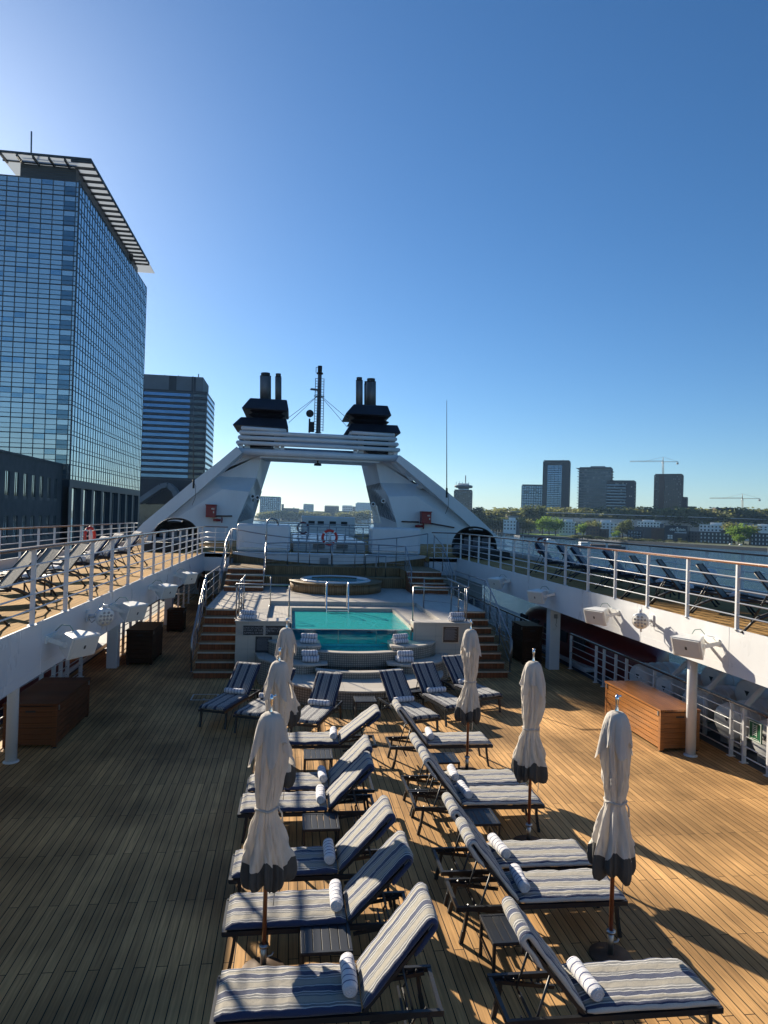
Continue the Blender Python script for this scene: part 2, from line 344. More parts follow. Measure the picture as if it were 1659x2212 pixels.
M['towel'] = stripes('white_towel_blue_lines', [(0,(.66,.66,.69)),(.76,(.03,.05,.17)),(.93,(.66,.66,.69))], 'v', .075, bump=.5, bscale=160)
M['skin'] = mat('skin', (.38,.22,.15), .5)
M['clothes'] = mat('dark_uniform', (.018,.019,.024), .8, var=.2, vscale=8, bump=.3, bscale=30)
M['hair'] = mat('dark_hair', (.02,.015,.012), .6, bump=.5, bscale=80)
M['yellow'] = mat('orange_lifeboat_trim', (.6,.12,.02), .4)
# ================================================================== SETTING
XL, XR = -3.73, 7.67                 # inboard edges of the two raised side decks
UZ = 2.83                            # their walking surface
def struct(name, mb, m, **k):
    o = mb.build(name, m, **k); o['kind'] = 'structure'; return o

WATER_Z = -16.0
w = MB(); n = 40
w.add([(-4000, -1500, WATER_Z), (6500, -1500, WATER_Z), (6500, 9000, WATER_Z), (-4000, 9000, WATER_Z)], [(0, 1, 2, 3)])
mw = bpy.data.materials.new('river_water'); mw.use_nodes = True; N, L = nodes(mw); p = N['Principled BSDF']
p.inputs['Base Color'].default_value = (.018, .045, .062, 1); p.inputs['Roughness'].default_value = .12; p.inputs['IOR'].default_value = 1.33
tc = N.new('ShaderNodeTexCoord'); nz = N.new('ShaderNodeTexNoise'); nz.inputs['Scale'].default_value = .35; nz.inputs['Detail'].default_value = 8; nz.inputs['Roughness'].default_value = .65
L.new(tc.outputs['Object'], nz.inputs['Vector']); bp = N.new('ShaderNodeBump'); bp.inputs['Strength'].default_value = .9; bp.inputs['Distance'].default_value = 1.2
L.new(nz.outputs[0], bp.inputs['Height']); L.new(bp.outputs[0], p.inputs['Normal'])
struct('river', w, mw)

# pool deck: teak planking, with a painted steel margin outboard of the rails
d = MB(); d.box(-5.95, 8.98, -14, 47, -.25, 0); struct('pool_deck', d, M['deck'])
def deck_plate(x, y, w_, l_, label):
    t = thing('deck_hatch', label, 'hatch', (x, y, 0)); m = MB()
    for a, b, c_, e_ in ((-w_, w_, -l_, -l_+.03), (-w_, w_, l_-.03, l_), (-w_, -w_+.03, -l_+.03, l_-.03), (w_-.03, w_, -l_+.03, l_-.03)): m.box(a, b, c_, e_, .001, .005)
    m.build('rim', M['steel_dull'], t); m = MB(); m.lathe([(.03, .004), (.03, .006)], (0, -l_+.1), 10); m.build('lifting_eye', M['steel_dull'], t)
deck_plate(-2.0, 17.6, .32, .28, 'flush metal-rimmed deck hatch before the left pool stairs')
d = MB(); d.box(-8.3, -5.96, -14, 47, -.3, -.03); d.box(8.99, 11.6, -14, 47, -.3, -.03); struct('side_deck', d, M['blue_deck'])
d = MB(); d.box(-8.35, 11.65, -14, 70, -16.5, -.31); struct('hull', d, M['white'])

# raised side decks and the forward deck they join
d = MB(); d.box(-8.2, XL-.02, -10, 31, UZ-.16, UZ); d.box(XR+.02, 11.5, -10, 31, UZ-.16, UZ)
d.box(-8.2, -2.6, 31, 75, UZ-.16, UZ); d.box(6.35, 11.5, 31, 75, UZ-.16, UZ); d.box(-2.6, 6.35, 32.5, 75, UZ-.16, UZ)
struct('upper_deck', d, M['deck_up'])
d = MB()
for s, x in ((-1, XL), (1, XR)):
    d.box(x, x+s*.03, -10, 31, 2.06, 2.87)                       # deep white edge beam
    d.box(x+s*.03, x+s*4.3, -10, 31, UZ-.34, UZ-.165)           # soffit plate
    for k in range(14): d.box(x+s*.03, x+s*4.2, -6+k*2.7, -5.9+k*2.7, UZ-.6, UZ-.342)
d.box(XL, -2.62, 31.0, 31.04, 2.06, 2.87); d.box(6.37, XR, 31.0, 31.04, 2.06, 2.87)
for s, x in ((-1, XL), (1, XR)):
    for k in range(13): d.box(x-s*.0035, x+s*.002, -7.2+k*3.05, -7.19+k*3.05, 2.06, 2.87)
    d.box(x-s*.0035, x+s*.002, -10, 31, 2.20, 2.206)
struct('deck_edge_beam', d, M['white'])
d = MB()
for x0, x1 in ((-8.2, -8.1), (11.4, 11.5)): d.box(x0, x1, -10, 60, UZ, UZ+.26)
struct('waterway_bulwark', d, M['white'])
d = MB(); d.box(-8.2, 11.5, 40, 40.1, 0, 2.6); d.box(-2.6, -2.55, 31.1, 40, 0, 2.6); d.box(6.3, 6.35, 31.1, 40, 0, 2.6); struct('bulkhead_wall', d, M['grey'])

# ------------------------------------------------------------------ white promenade railings
def white_rail(name, label, pts, hgt, posts, bars, wood, group=None, pw=.062, pd=.045, cat='railing', base=None, twd=.085, tht=.05):
    """pts: the line the rail follows at its foot; posts: distances along it."""
    pts = [Vector(p) for p in pts]; t = thing(name, label, cat, tuple(pts[0]), 0, group)
    Ls = [0]
    for a, b in zip(pts, pts[1:]): Ls.append(Ls[-1] + (b-a).length)
    def on(s):
        for i in range(len(pts)-1):
            if s <= Ls[i+1] + 1e-6: return pts[i].lerp(pts[i+1], (s-Ls[i])/max(1e-6, Ls[i+1]-Ls[i])), (pts[i+1]-pts[i]).normalized()
        return pts[-1], (pts[-1]-pts[-2]).normalized()
    for s in posts:
        p, dr = on(s); sd_ = Vector((-dr.y, dr.x, 0))
        m = MB(); a = p; b = p + Vector((0, 0, hgt-.03))
        m.bar(a, b, pw, pd, up=tuple(dr)); m.bar(p, p + Vector((0, 0, .012)), pw*2, pd*2.4, up=tuple(dr))
        m.build('post', M['white'], t, w=True)
    for h in bars:
        m = MB(); m.tube([p + Vector((0, 0, h)) for p in pts], .0135, 8); m.build('bar', M['white'], t, w=True)
    m = MB(); q = [p + Vector((0, 0, hgt)) for p in pts]
    for a, b in zip(q, q[1:]): m.bar(a, b, twd, tht)
    m.build('handrail', wood, t, w=True, bevel=.018)
    return t
seq = lambda a, b, s: [a + s*k for k in range(int((b-a)/s + 1.001))]
B4 = (.24, .46, .68, .90)
white_rail('deck_railing', 'white railing with varnished brown top rail along the edge above the dark left deck', [(XL-.02, 4.75, 2.86), (XL-.02, 31.0, 2.86)], 1.15, seq(0.0, 26.3, 1.5), B4, M['rail_wood'])
white_rail('deck_railing', 'white railing with shiny orange-brown top rail above the sunlit right edge beam', [(XR+.02, 3.43, 2.86), (XR+.02, 31.0, 2.86)], 1.15, seq(0.0, 27.5, 1.5), B4, M['rail_wood'])
white_rail('outer_railing', 'outer white railing behind the left sun loungers, glass tower beyond', [(-8.05, 8, 2.86), (-8.05, 37.6, 2.86)], 1.12, seq(.4, 29, 1.5), B4, M['rail_wood'])
white_rail('outer_railing', 'outer railing with dark top rail behind the right loungers, river beyond', [(11.3, 5, 2.86), (11.3, 37.4, 2.86)], 1.12, seq(.4, 32, 1.5), B4, M['rail_dark'])
white_rail('cross_railing', 'short white railing across the deck beside the left white locker', [(XL-.02, 31.03, 2.86), (-2.75, 31.03, 2.86)], 1.15, [.45, .9], B4, M['rail_dark'], pw=.045)
white_rail('cross_railing', 'short white railing across the deck beside the right white locker', [(6.45, 31.03, 2.86), (XR+.02, 31.03, 2.86)], 1.15, [.15, .75], B4, M['rail_dark'], pw=.045)
B5 = (.13, .33, .53, .73, .92)
white_rail('promenade_railing', 'dark-topped white railing beside the sunlit teak chest and the raft canisters', [(8.98, 11.2, 0), (8.98, 13.0, 0), (8.93, 20.9, 0)], 1.1, [0, .55, 1.25, 1.65, 3.2, 4.6, 6.0, 6.6, 7.3, 7.8, 9.6], B5, M['rail_dark'], pw=.07)
white_rail('promenade_railing', 'white railing in shadow beyond the right square pillar', [(8.5, 21.6, 0), (8.42, 26.5, 0), (8.42, 38, 0)], 1.1, [0, .8, 1.6, 2.4, 3.3, 4.2, 5.4, 7, 9, 11, 13], B5, M['rail_dark'], pw=.07)
white_rail('promenade_railing', 'white railing behind the brown chest under the left side deck', [(-5.75, 10.5, 0), (-5.6, 20.0, 0)], 1.1, [.8, 2.2, 3.6, 5.0, 6.4, 7.2, 7.7, 8.2, 9.3], B5, M['rail_dark'], pw=.09)
white_rail('promenade_railing', 'shaded white railing far along the left passage beyond the square pillar', [(-5.2, 21.8, 0), (-5.0, 38, 0)], 1.1, [0, 1, 1.9, 2.8, 3.5, 5, 6.5, 8, 9.5, 11, 12.5, 14], B5, M['rail_dark'], pw=.08)

# pillars that carry the side decks
def post_round(x, y, label):
    t = thing('deck_post', label, 'post', (x, y, 0)); m = MB(); m.lathe([(.098, .0), (.098, 2.48)], n=24); m.build('shaft', M['white'], t)
    m = MB(); m.lathe([(.135, .0), (.135, .018), (.10, .03)], n=24); m.build('foot_ring', M['white'], t)
post_round(8.13, 12.9, 'round white post in the sun at the near end of the right teak chest')
post_round(-4.88, 13.2, 'round white post before the brown chest under the left side deck')
def pillar(x, y, wx, wy, label):
    t = thing('square_pillar', label, 'pillar', (x, y, 0)); m = MB(); m.box(-wx, wx, -wy, wy, 0, 2.48); m.build('shaft', M['white'], t, bevel=.02)
    m = MB(); m.box(-.05, .05, -wy-.05, -wy-.002, 1.62, 1.75); m.build('junction_box', M['grey'], t, bevel=.008)
    m = MB(); m.tube([(.02, -wy-.02, 1.62), (.03, -wy-.03, 1.5), (.0, -wy-.03, 1.42), (.05, -wy-.02, 1.35)], .008, 6); m.build('cable', M['grey'], t)
pillar(8.33, 20.8, .17, .16, 'square white pillar in shadow between two right passage railings')
pillar(-5.05, 21.0, .15, .17, 'square white pillar under the left side deck beside a dark cabinet')
pillar(-4.85, 29.0, .15, .17, 'farthest square white pillar in the dark left passage')

# ------------------------------------------------------------------ loudspeakers and floodlights on the edge beams
def speaker(x, y, s, label):
    # s: +1 on the right beam (faces left and down the deck), -1 on the left beam
    t = thing('loudspeaker', label, 'loudspeaker', (x, y, 2.53), 0, 'loudspeakers on the edge beams'); i = -s
    ax = Vector((i*.80, -.45, -.32)).normalized(); sd_ = ax.cross(Vector((0, 0, 1))).normalized(); u = sd_.cross(ax).normalized()
    c = Vector((i*.40, -.02, -.05))
    def P(a, b, h): return tuple(c + ax*a + sd_*b + u*h)
    m = MB(); W1, H1, W0, H0 = .29, .19, .17, .12
    m.add([P(.17,-W1,-H1), P(.17,W1,-H1), P(.17,W1,H1), P(.17,-W1,H1), P(-.17,-W0,-H0), P(-.17,W0,-H0), P(-.17,W0,H0), P(-.17,-W0,H0)],
          [(0,1,2,3),(7,6,5,4),(1,0,4,5),(2,1,5,6),(3,2,6,7),(0,3,7,4)])
    m.build('cabinet', M['cream'], t, bevel=.018)
    g = MB(); g.add([P(.173,-W1+.025,-H1+.02), P(.173,W1-.025,-H1+.02), P(.173,W1-.025,H1-.02), P(.173,-W1+.025,H1-.02), P(.185,-W1+.04,-H1+.03), P(.185,W1-.04,-H1+.03), P(.185,W1-.04,H1-.03), P(.185,-W1+.04,H1-.03)],
          [(3,2,1,0),(4,5,6,7),(0,1,5,4),(1,2,6,5),(2,3,7,6),(3,0,4,7)]); gr = g.build('grille', M['grille'], t)
    b = MB(); b.add([P(.187,-.02,-.03), P(.187,.02,-.03), P(.187,.02,.03), P(.187,-.02,.03)], [(0,1,2,3)]); b.build('badge', M['dark'], gr)
    m = MB()
    for k in (-1, 1):
        a = c + sd_*(k*.235) + ax*.02; m.bar(a, (i*.02, a.y + .05*k, .02), .016, .07)
        m.tube([c + sd_*(k*.22) + ax*.02, c + sd_*(k*.26) + ax*.02], .045, 12)
    m.box(i*.002, i*.03, -.26, .30, -.03, .08); m.build('bracket', M['cream'], t)
    m = MB(); m.tube([(i*.02, .16, .10), (i*.12, .14, .2), (i*.25, .12, .19), (i*.33, .12, .07)], .007, 6); m.build('cable', M['cable'], t)
for k, y in enumerate((11.62, 15.4, 19.35, 23.4)):
    speaker(XR, y, 1, ('largest nearest cream loudspeaker on the right edge beam, casting the longest shadow', 'cream loudspeaker on the right beam just beyond the round floodlight', 'cream loudspeaker third from the front on the right beam', 'farthest cream loudspeaker on the shaded end of the right beam')[k])
    speaker(XL, y-.1, -1, ('nearest white loudspeaker on the left edge beam, sunlit on top', 'white loudspeaker on the left beam just beyond the round floodlight', 'white loudspeaker third from the front on the left beam', 'farthest white loudspeaker on the left beam, above the passage')[k])
def floodlight(x, y, s, label):
    t = thing('floodlight', label, 'floodlight', (x, y, 2.6), 0, 'round floodlights on the edge beams'); i = -s
    ax = Vector((i*.62, -.74, -.25)).normalized(); sd_ = ax.cross(Vector((0, 0, 1))).normalized(); u = sd_.cross(ax)
    c = Vector((i*.36, -.10, .02)); q = ax.to_track_quat('Z', 'Y').to_matrix()
    def lathe_at(prof, n=24):
        m = MB(); m.lathe(prof, n=n); m.v = [tuple(q @ Vector(p) + c) for p in m.v]; return m
    lathe_at([(.06, -.16), (.13, -.13), (.17, -.03), (.175, .03), (.165, .045)]).build('housing', M['white'], t)
    f = lathe_at([(.155, .046), (.155, .05)]).build('lens_plate', M['cream'], t)
    for r, nn in ((.045, 4), (.108, 8)):
        for k in range(nn):
            a = 2*math.pi*(k+.5)/nn; m = MB(); m.lathe([(.026, .0505), (.024, .058), (.012, .054)], (r*math.cos(a), r*math.sin(a)), 12)
            m.v = [tuple(q @ Vector(p) + c) for p in m.v]; m.build('lens', M['lens'], f)
    m = MB(); m.tube([c + u*.2, c + u*.21 - ax*.12, c - ax*.2, c - u*.21 - ax*.12, c - u*.2], .012, 6); m.tube([c + u*.16, c + u*.24], .025, 8); m.tube([c - u*.16, c - u*.24], .025, 8)
    m.tube([c - ax*.2, (i*.10, .06, 0), (i*.03, .08, 0)], .035, 10); m.box(i*.002, i*.03, .0, .18, -.1, .12); m.build('yoke', M['white'], t)
    m = MB(); m.tube([c - ax*.15 - u*.05, c - ax*.26 - u*.12, (i*.08, .1, -.12), (i*.02, .1, -.04)], .008, 6); m.build('cable', M['grey'], t)
floodlight(XR, 13.6, 1, 'round white floodlight between two loudspeakers on the right beam')
floodlight(XL, 13.4, -1, 'round white floodlight between two loudspeakers on the left beam')

# ================================================================== POOL BLOCK
PZ = 1.6; PY = 19.7                  # level of the pool surround, front of the block
PX0, PX1 = -1.45, 5.38
HX0, HX1, HY1 = .10, 3.58, 23.55      # the pool opening
pool = thing('swimming_pool', 'turquoise raised swimming pool with glass front and stone surround', 'pool', (1.9, PY, 0))
m = MB(); m.box(PX0, HX0-.05, PY, PY+2.6, 0, PZ-.195); m.box(PX0, HX0-.05, PY, PY+.5, PZ-.195, PZ-.03); m.build('front_wall', M['stone'], pool, w=True)
m = MB(); m.box(HX1+.05, PX1, PY, PY+2.6, 0, PZ-.195); m.box(HX1+.05, PX1, PY, PY+.5, PZ-.195, PZ-.03); m.build('front_wall', M['stone'], pool, w=True)
m = MB(); m.box(PX0-.03, HX0-.05, PY-.03, PY+.55, PZ-.03, PZ); m.box(HX1+.05, PX1+.03, PY-.03, PY+.55, PZ-.03, PZ)
m.box(-2.58, -.62, PY+2.5, 27.2, PZ-.19, PZ); m.box(-1.5, -.62, PY+.55, PY+2.5, PZ-.19, PZ)
m.box(4.55, 6.5, PY+2.5, 27.2, PZ-.19, PZ); m.box(4.55, 5.43, PY+.55, PY+2.5, PZ-.19, PZ); m.box(-.62, 4.55, 24.3, 27.2, PZ-.19, PZ); m.box(-2.58, 6.5, 27.2, 30.5, PZ-.19, PZ-.004)
m.build('stone_surround', M['stone_top'], pool, w=True)
m = MB(); m.box(-.62, HX0-.05, PY+.55, 24.3, PZ-.19, PZ-.14); m.box(HX1+.05, 4.55, PY+.55, 24.3, PZ-.19, PZ-.14); m.box(HX0-.05, HX1+.05, HY1+.05, 24.3, PZ-.19, PZ-.14); m.build('ribbed_surround', M['deckgrip'], pool, w=True)
m = MB(); m.box(-2.58, 6.5, HY1+.051, 30.5, 0, PZ-.192); m.box(-2.58, HX0-.051, 22.3, HY1+.05, 0, PZ-.192); m.box(HX1+.051, 6.5, 22.3, HY1+.05, 0, PZ-.192); m.build('body', M['stone'], pool, w=True)
m = MB()
m.box(HX0-.05, HX0, PY, HY1, .1, 1.3); m.box(HX1, HX1+.05, PY, HY1, .1, 1.3); m.box(HX0-.05, HX1+.05, HY1, HY1+.05, .1, 1.3)
m.build('lining', M['aqua_side'], pool, w=True)
m = MB(); m.box(HX0+.002, HX0+.012, PY+.03, HY1, 1.2, PZ-.142); m.box(HX1-.012, HX1-.002, PY+.03, HY1, 1.2, PZ-.142); m.box(HX0+.012, HX1-.012, HY1-.012, HY1-.002, 1.2, PZ-.142); m.build('waterline_tiles', M['stone'], pool, w=True)
m = MB(); m.box(HX0-.11, HX0-.01, PY+.55, HY1+.11, PZ-.1395, PZ-.133); m.box(HX1+.01, HX1+.11, PY+.55, HY1+.11, PZ-.1395, PZ-.133); m.box(HX0-.01, HX1+.01, HY1+.01, HY1+.11, PZ-.1395, PZ-.133); m.build('overflow_grate', M['grey'], pool, w=True)
m = MB(); m.box(HX0, HX1, PY+.03, HY1, .72, .80); m.build('pool_floor', M['aqua'], pool, w=True)
m = MB(); m.box(HX0-.05, HX1+.05, PY-.02, PY+.02, .38, .965); m.build('glass_sill', M['aqua_side'], pool, w=True)
m = MB(); m.quad((HX0, PY+.02, 1.36), (HX1, PY+.02, 1.36), (HX1, HY1, 1.36), (HX0, HY1, 1.36)); m.build('water', M['water_pool'], pool, w=True)
m = MB(); m.box(HX0-.02, HX1+.02, PY-.014, PY+.014, .97, 1.365); m.build('glass_front', M['glass'], pool, w=True)
m = MB(); m.box(HX0, HX1, PY-.022, PY+.018, 1.365, 1.38); 
for x in (.12, 1.45, 2.55, 3.56): m.box(x-.012, x+.012, PY+.02, PY+.05, .97, 1.35)
m.build('glass_rim', M['steel_dull'], pool, w=True)
for (x, y) in ((2.9, PY+.9), (.9, PY+2.9), (2.7, PY+2.9)):
    m = MB(); m.lathe([(.1, .801), (.1, .812)], (x, y), 16); m.build('drain_plate', M['grey'], pool, w=True)
m = MB(); m.lathe([(.03, -.01), (.11, 0), (.11, .02), (.03, .03)], n=20); m.v = [(2.95+x, HY1-.06-z, .86+y) for x, y, z in m.v]; m.build('pool_lamp', M['chrome'], pool, w=True)
# curved basins that step down in front of the glass
CX = 1.88
def ring(cx, cy, r0, r1, a0, a1, z0, z1, n=28, sy=1.0):
    return MB().prism(disc_poly(cx, cy, r1, a0, a1, n, sy) + list(reversed(disc_poly(cx, cy, r0, a0, a1, n, sy))), z0, z1)
def sect(cx, hw, yend, sag, n=16, x0=None):   # shallow arc from (cx-hw) to (cx+hw) that bulges forward by sag
    return [(cx - hw + 2*hw*k/n, yend - sag*(1-((2*k/n)-1)**2)) for k in range(n+1)]
def basin(hw, yend, sag, zt, zw, name, mt, water=True, rim=.2):
    o = sect(CX, hw, yend, sag); i = sect(CX, hw-.002, yend+rim, sag); m = MB(); m.prism(i + [(CX+hw-.002, PY-.03), (CX-hw+.002, PY-.03)], 0, zw-.12); m.build(name+'_core', M['aqua'], pool, w=True)
    m = MB(); m.prism(o + list(reversed(i)), 0, zt-.03); m.build(name, mt, pool, w=True)
    o2 = sect(CX, hw+.02, yend-.025, sag); m = MB(); m.prism(o2 + list(reversed(i)), zt-.03, zt); m.build(name+'_rim', M['stone_top'], pool, w=True)
    if water:
        m = MB(); pp = i + [(CX+hw, PY-.03), (CX-hw, PY-.03)]
        m.add([(x, y, zw) for x, y in pp], [tuple(range(len(pp)))]); m.build(name+'_water', M['water_pool'], pool, w=True)
basin(1.10, 18.72, .26, .95, .90, 'upper_basin', M['mosaic'])
o = sect(CX, 1.12, 17.9, .35); m = MB(); m.prism(o + [(CX+1.12, 18.75), (CX-1.12, 18.75)], 0, .46); m.build('lower_basin_core', M['mosaic'], pool, w=True)
i = sect(CX, 1.118, 18.1, .35); m = MB(); m.prism(o + list(reversed(i)), .461, .60); m.build('lower_basin', M['mosaic'], pool, w=True)
m = MB(); m.prism(sect(CX, 1.14, 17.87, .35) + list(reversed(i)), .601, .63); m.build('lower_basin_rim', M['stone_top'], pool, w=True)
m = MB(); pp = i + [(CX+1.11, 18.70), (CX-1.11, 18.70)]; m.add([(x, y, .57) for x, y in pp], [tuple(range(len(pp)))]); m.build('lower_basin_water', M['water_clear'], pool, w=True)
o = disc_poly(CX, 18.7, 2.35, math.pi, 2*math.pi, 32); m = MB(); m.prism(o, 0, .41); m.build('bench', M['mosaic'], pool, w=True)
m = MB(); m.prism(disc_poly(CX, 18.7, 2.39, math.pi, 2*math.pi, 32), .411, .45); m.build('bench_top', M['stone_top'], pool, w=True)
for s in (-1, 1):
    f = lambda pts: [(CX + s*x, y) for x, y in (pts if s > 0 else list(reversed(pts)))]
    up_ = [(1.0, 19.66), (.98, 18.82), (1.25, 18.72), (1.55, 18.76), (1.9, 18.95), (2.2, 19.25), (2.4, 19.66)]
    m = MB(); m.prism(f(list(reversed(up_))) if False else f(up_), 0, 1.03); m.build('side_plinth', M['mosaic'], pool, w=True)
    m = MB(); m.prism(f([(x + (.02 if x > 1.1 else -.02), y-.03) for x, y in up_]), 1.031, 1.08); m.build('side_ledge', M['stone_top'], pool, w=True)
    lo = [(1.16, 18.80), (.80, 18.80), (.78, 18.22), (1.3, 18.08), (1.75, 18.15), (2.2, 18.4), (2.6, 18.9), (2.75, 19.66), (2.41, 19.66), (2.2, 19.22), (1.9, 18.9), (1.55, 18.72)]
    lo = [(1.15, 18.78), (1.13, 18.22), (1.4, 18.1), (1.8, 18.17), (2.2, 18.42), (2.6, 18.9), (2.75, 19.66), (2.46, 19.66), (2.26, 19.2), (1.94, 18.9), (1.56, 18.7), (1.25, 18.66)]
    m = MB(); m.prism(f(lo), 0, .66); m.build('low_plinth', M['mosaic'], pool, w=True)
    lt = [(.80, 18.70), (.80, 18.20), (1.3, 18.05), (1.8, 18.13), (2.24, 18.39), (2.63, 18.88), (2.78, 19.66), (2.46, 19.66), (2.26, 19.2), (1.94, 18.9), (1.56, 18.68), (1.25, 18.64)]
    m = MB(); m.prism(f(lt), .661, .71); m.build('low_ledge', M['stone_top'], pool, w=True)

# notices on the front wall
def solid_text(o):                    # a text object turned into a plain mesh
    bpy.context.view_layer.update(); dg = bpy.context.evaluated_depsgraph_get(); me = bpy.data.meshes.new_from_object(o.evaluated_get(dg))
    n = bpy.data.objects.new('lettering', me); COL.objects.link(n); n.parent = o.parent; n.location = o.location; n.rotation_euler = o.rotation_euler; n.scale = o.scale
    if not me.materials: me.materials.append(o.data.materials[0])
    bpy.data.objects.remove(o); n.name = 'lettering'
def notice(x, z, wd, ht, label, lines, name='notice'):
    t = thing(name, label, 'notice', (x, PY-.002, z)); m = MB(); m.box(-wd/2, wd/2, -.018, 0, -ht/2, ht/2); m.build('plate', M['sign'], t, bevel=.004)
    m = MB()
    for a, b, c_, d_ in ((-wd/2-.02, wd/2+.02, ht/2, ht/2+.02), (-wd/2-.02, wd/2+.02, -ht/2-.02, -ht/2), (-wd/2-.02, -wd/2, -ht/2, ht/2), (wd/2, wd/2+.02, -ht/2, ht/2)): m.box(a, b, -.014, 0, c_, d_)
    m.build('frame', M['steel_dull'], t)
    if isinstance(lines[0], str):
        for k, tx in enumerate(lines):
            c = bpy.data.curves.new('lettering', 'FONT'); c.body = tx; c.size = ht*.26; c.align_x = 'CENTER'; c.align_y = 'CENTER'; c.extrude = .001
            o = bpy.data.objects.new('lettering', c); COL.objects.link(o); o.parent = t; o.rotation_euler = (R(90), 0, 0)
            o.location = (0, -.0205, ht*(.27 - .27*k)*(1 if len(lines) > 2 else 1.0) - (0 if len(lines) > 2 else .02)); c.materials.append(M['sign_text']); solid_text(o)
    else:
        m = MB()
        for (x0, x1, zz) in lines: m.box(x0*wd, x1*wd, -.0205, -.0185, zz*ht-.004, zz*ht+.004)
        m.build('lettering', M['sign_text'], t)
notice(-.96, 1.33, .56, .27, 'left of two wide black notices on the stone wall', ['PLEASE DO NOT SIT', 'ON THIS PART OF THE POOL', 'FOR JUMPING OR DIVING'])
notice(-.34, 1.33, .56, .27, 'wide black depth notice reading max depth of pool', ['MAX DEPTH OF POOL', '1 METER / 3.3 FEET'])
para = [(-.36, .36, .40)] + [(-.42, .30 + .12*((k*7) % 3 - 1)*.6, .30-.062*k) for k in range(11)]
notice(-.66, .93, .46, .46, 'square black notice below the two wide ones', para)
notice(4.75, 1.25, .46, .46, 'square black notice alone on the right stone wall', para)

# lower staircases either side
def stairs(name, x0, x1, y0, run, rise, n, z0, label, solid_to=None):
    t = thing(name, label, 'staircase', ((x0+x1)/2, y0, z0))
    for k in range(n):
        y = y0 + run*k; z = z0 + rise*k
        m = MB(); m.box(x0, x1, y, y+run+.02 if k < n-1 else y+.06, z0, z+rise-.045) ; m.build('riser', M['riser'], t, w=True)
        m = MB(); m.box(x0-.01, x1+.01, y-.03, y+run-.032, z+rise-.042, z+rise-.004); tr = m.build('tread', M['teak_x'], t, w=True, bevel=.004)
        m = MB(); m.box(x0-.012, x1+.012, y-.036, y-.0305, z+rise-.046, z+rise); m.build('nosing', M['steel_dull'], tr, w=True)
    return t
stairs('staircase', -2.55, -1.49, 19.6, .36, .2, 8, 0, 'left red-brown stairs from the shaded deck up to the pool')
stairs('staircase', 5.42, 6.48, 19.6, .36, .2, 8, 0, 'right red-brown stairs up to the pool behind an umbrella')
stairs('staircase', -2.5, -1.0, 27.2, .45, .2, 4, PZ, 'upper left stairs from the pool to the locker landing')
stairs('staircase', 4.9, 6.4, 27.2, .45, .2, 4, PZ, 'upper right stairs from the pool to the locker landing')

# hot tub with its teak skirt and the landing behind
tub = thing('hot_tub', 'round white hot tub in a vertical teak skirt behind the pool', 'hot tub', (1.9, 28.2, PZ))
m = MB(); m.lathe([(1.86, PZ), (1.86, PZ+.36)], (1.9, 28.2), 64, 1, 1.05); m.build('skirt', M['slatwall'], tub, w=True)
m = MB(); m.lathe([(1.42, PZ+.361), (1.9, PZ+.361), (1.9, PZ+.40), (1.42, PZ+.40)], (1.9, 28.2), 64, 1, 1.05, cap=False); m.build('skirt_top', M['teak_x'], tub, w=True)
m = MB(); m.lathe([(1.44, PZ+.39), (1.46, PZ+.44), (1.38, PZ+.475), (1.29, PZ+.44), (1.24, PZ+.30), (1.1, PZ+.1), (.1, PZ+.05)], (1.9, 28.25), 64, 1, 1.12); m.build('shell', M['tub'], tub, w=True)
m = MB(); pp = disc_poly(1.9, 28.25, 1.27, 0, 2*math.pi, 64, 1.12)[:-1]; m.add([(x, y, PZ+.40) for x, y in pp], [tuple(range(64))]); m.build('water', M['water_tub'], tub, w=True)
d = MB(); d.box(-.98, 4.88, 29.2, 30.3, PZ, 2.0); d.box(-.98, 4.88, 30.3, 30.34, 2.0, 2.36); d.box(-2.6, 6.4, 30.34, 31.7, PZ, 2.36); d.box(-2.52, -1.0, 28.98, 30.34, PZ, 2.36); d.box(4.9, 6.42, 28.98, 30.34, PZ, 2.36)
struct('landing_step', d, M['slatwall'])
d = MB(); d.box(-2.6, 6.4, 30.29, 31.9, 2.361, 2.4); d.box(-2.53, -.98, 28.95, 30.288, 2.361, 2.4); d.box(4.88, 6.43, 28.95, 30.288, 2.361, 2.4); d.box(-.97, 4.87, 29.2, 30.288, 2.0, 2.03); struct('landing', d, M['teak_x'])
# white curved coaming below the lockers
cw = MB(); wd_ = MB(); ns = 24
for k in range(ns):
    q0, q1 = k/ns, (k+1)/ns
    def cp(q): return (-2.6 + 9.0*q, 31.45 + .45*(2*q-1)**2, 2.42 + .36*abs(2*q-1)**1.6)
    a, b = cp(q0), cp(q1)
    cw.add([(a[0],a[1],a[2]), (b[0],b[1],b[2]), (b[0],b[1],2.87), (a[0],a[1],2.87), (a[0],32.55,a[2]), (b[0],32.55,b[2]), (b[0],32.55,2.87), (a[0],32.55,2.87)], [(0,1,2,3),(3,2,6,7),(0,4,5,1)])
    wd_.add([(a[0],a[1]+.04,2.4), (b[0],b[1]+.04,2.4), (b[0],b[1]+.04,b[2]+.02), (a[0],a[1]+.04,a[2]+.02)], [(0,1,2,3)])
tw = thing('curved_coaming', 'long low white curved wall under the two white lockers', 'wall', (1.9, 31.5, 2.4))
cw.build('coaming', M['white'], tw, w=True); wd_.build('timber_base', M['slatwall'], tw, w=True)
m = MB(); m.box(1.35, 1.75, 31.38, 31.44, 2.42, 2.72); m.build('hatch', M['grey'], tw, w=True)
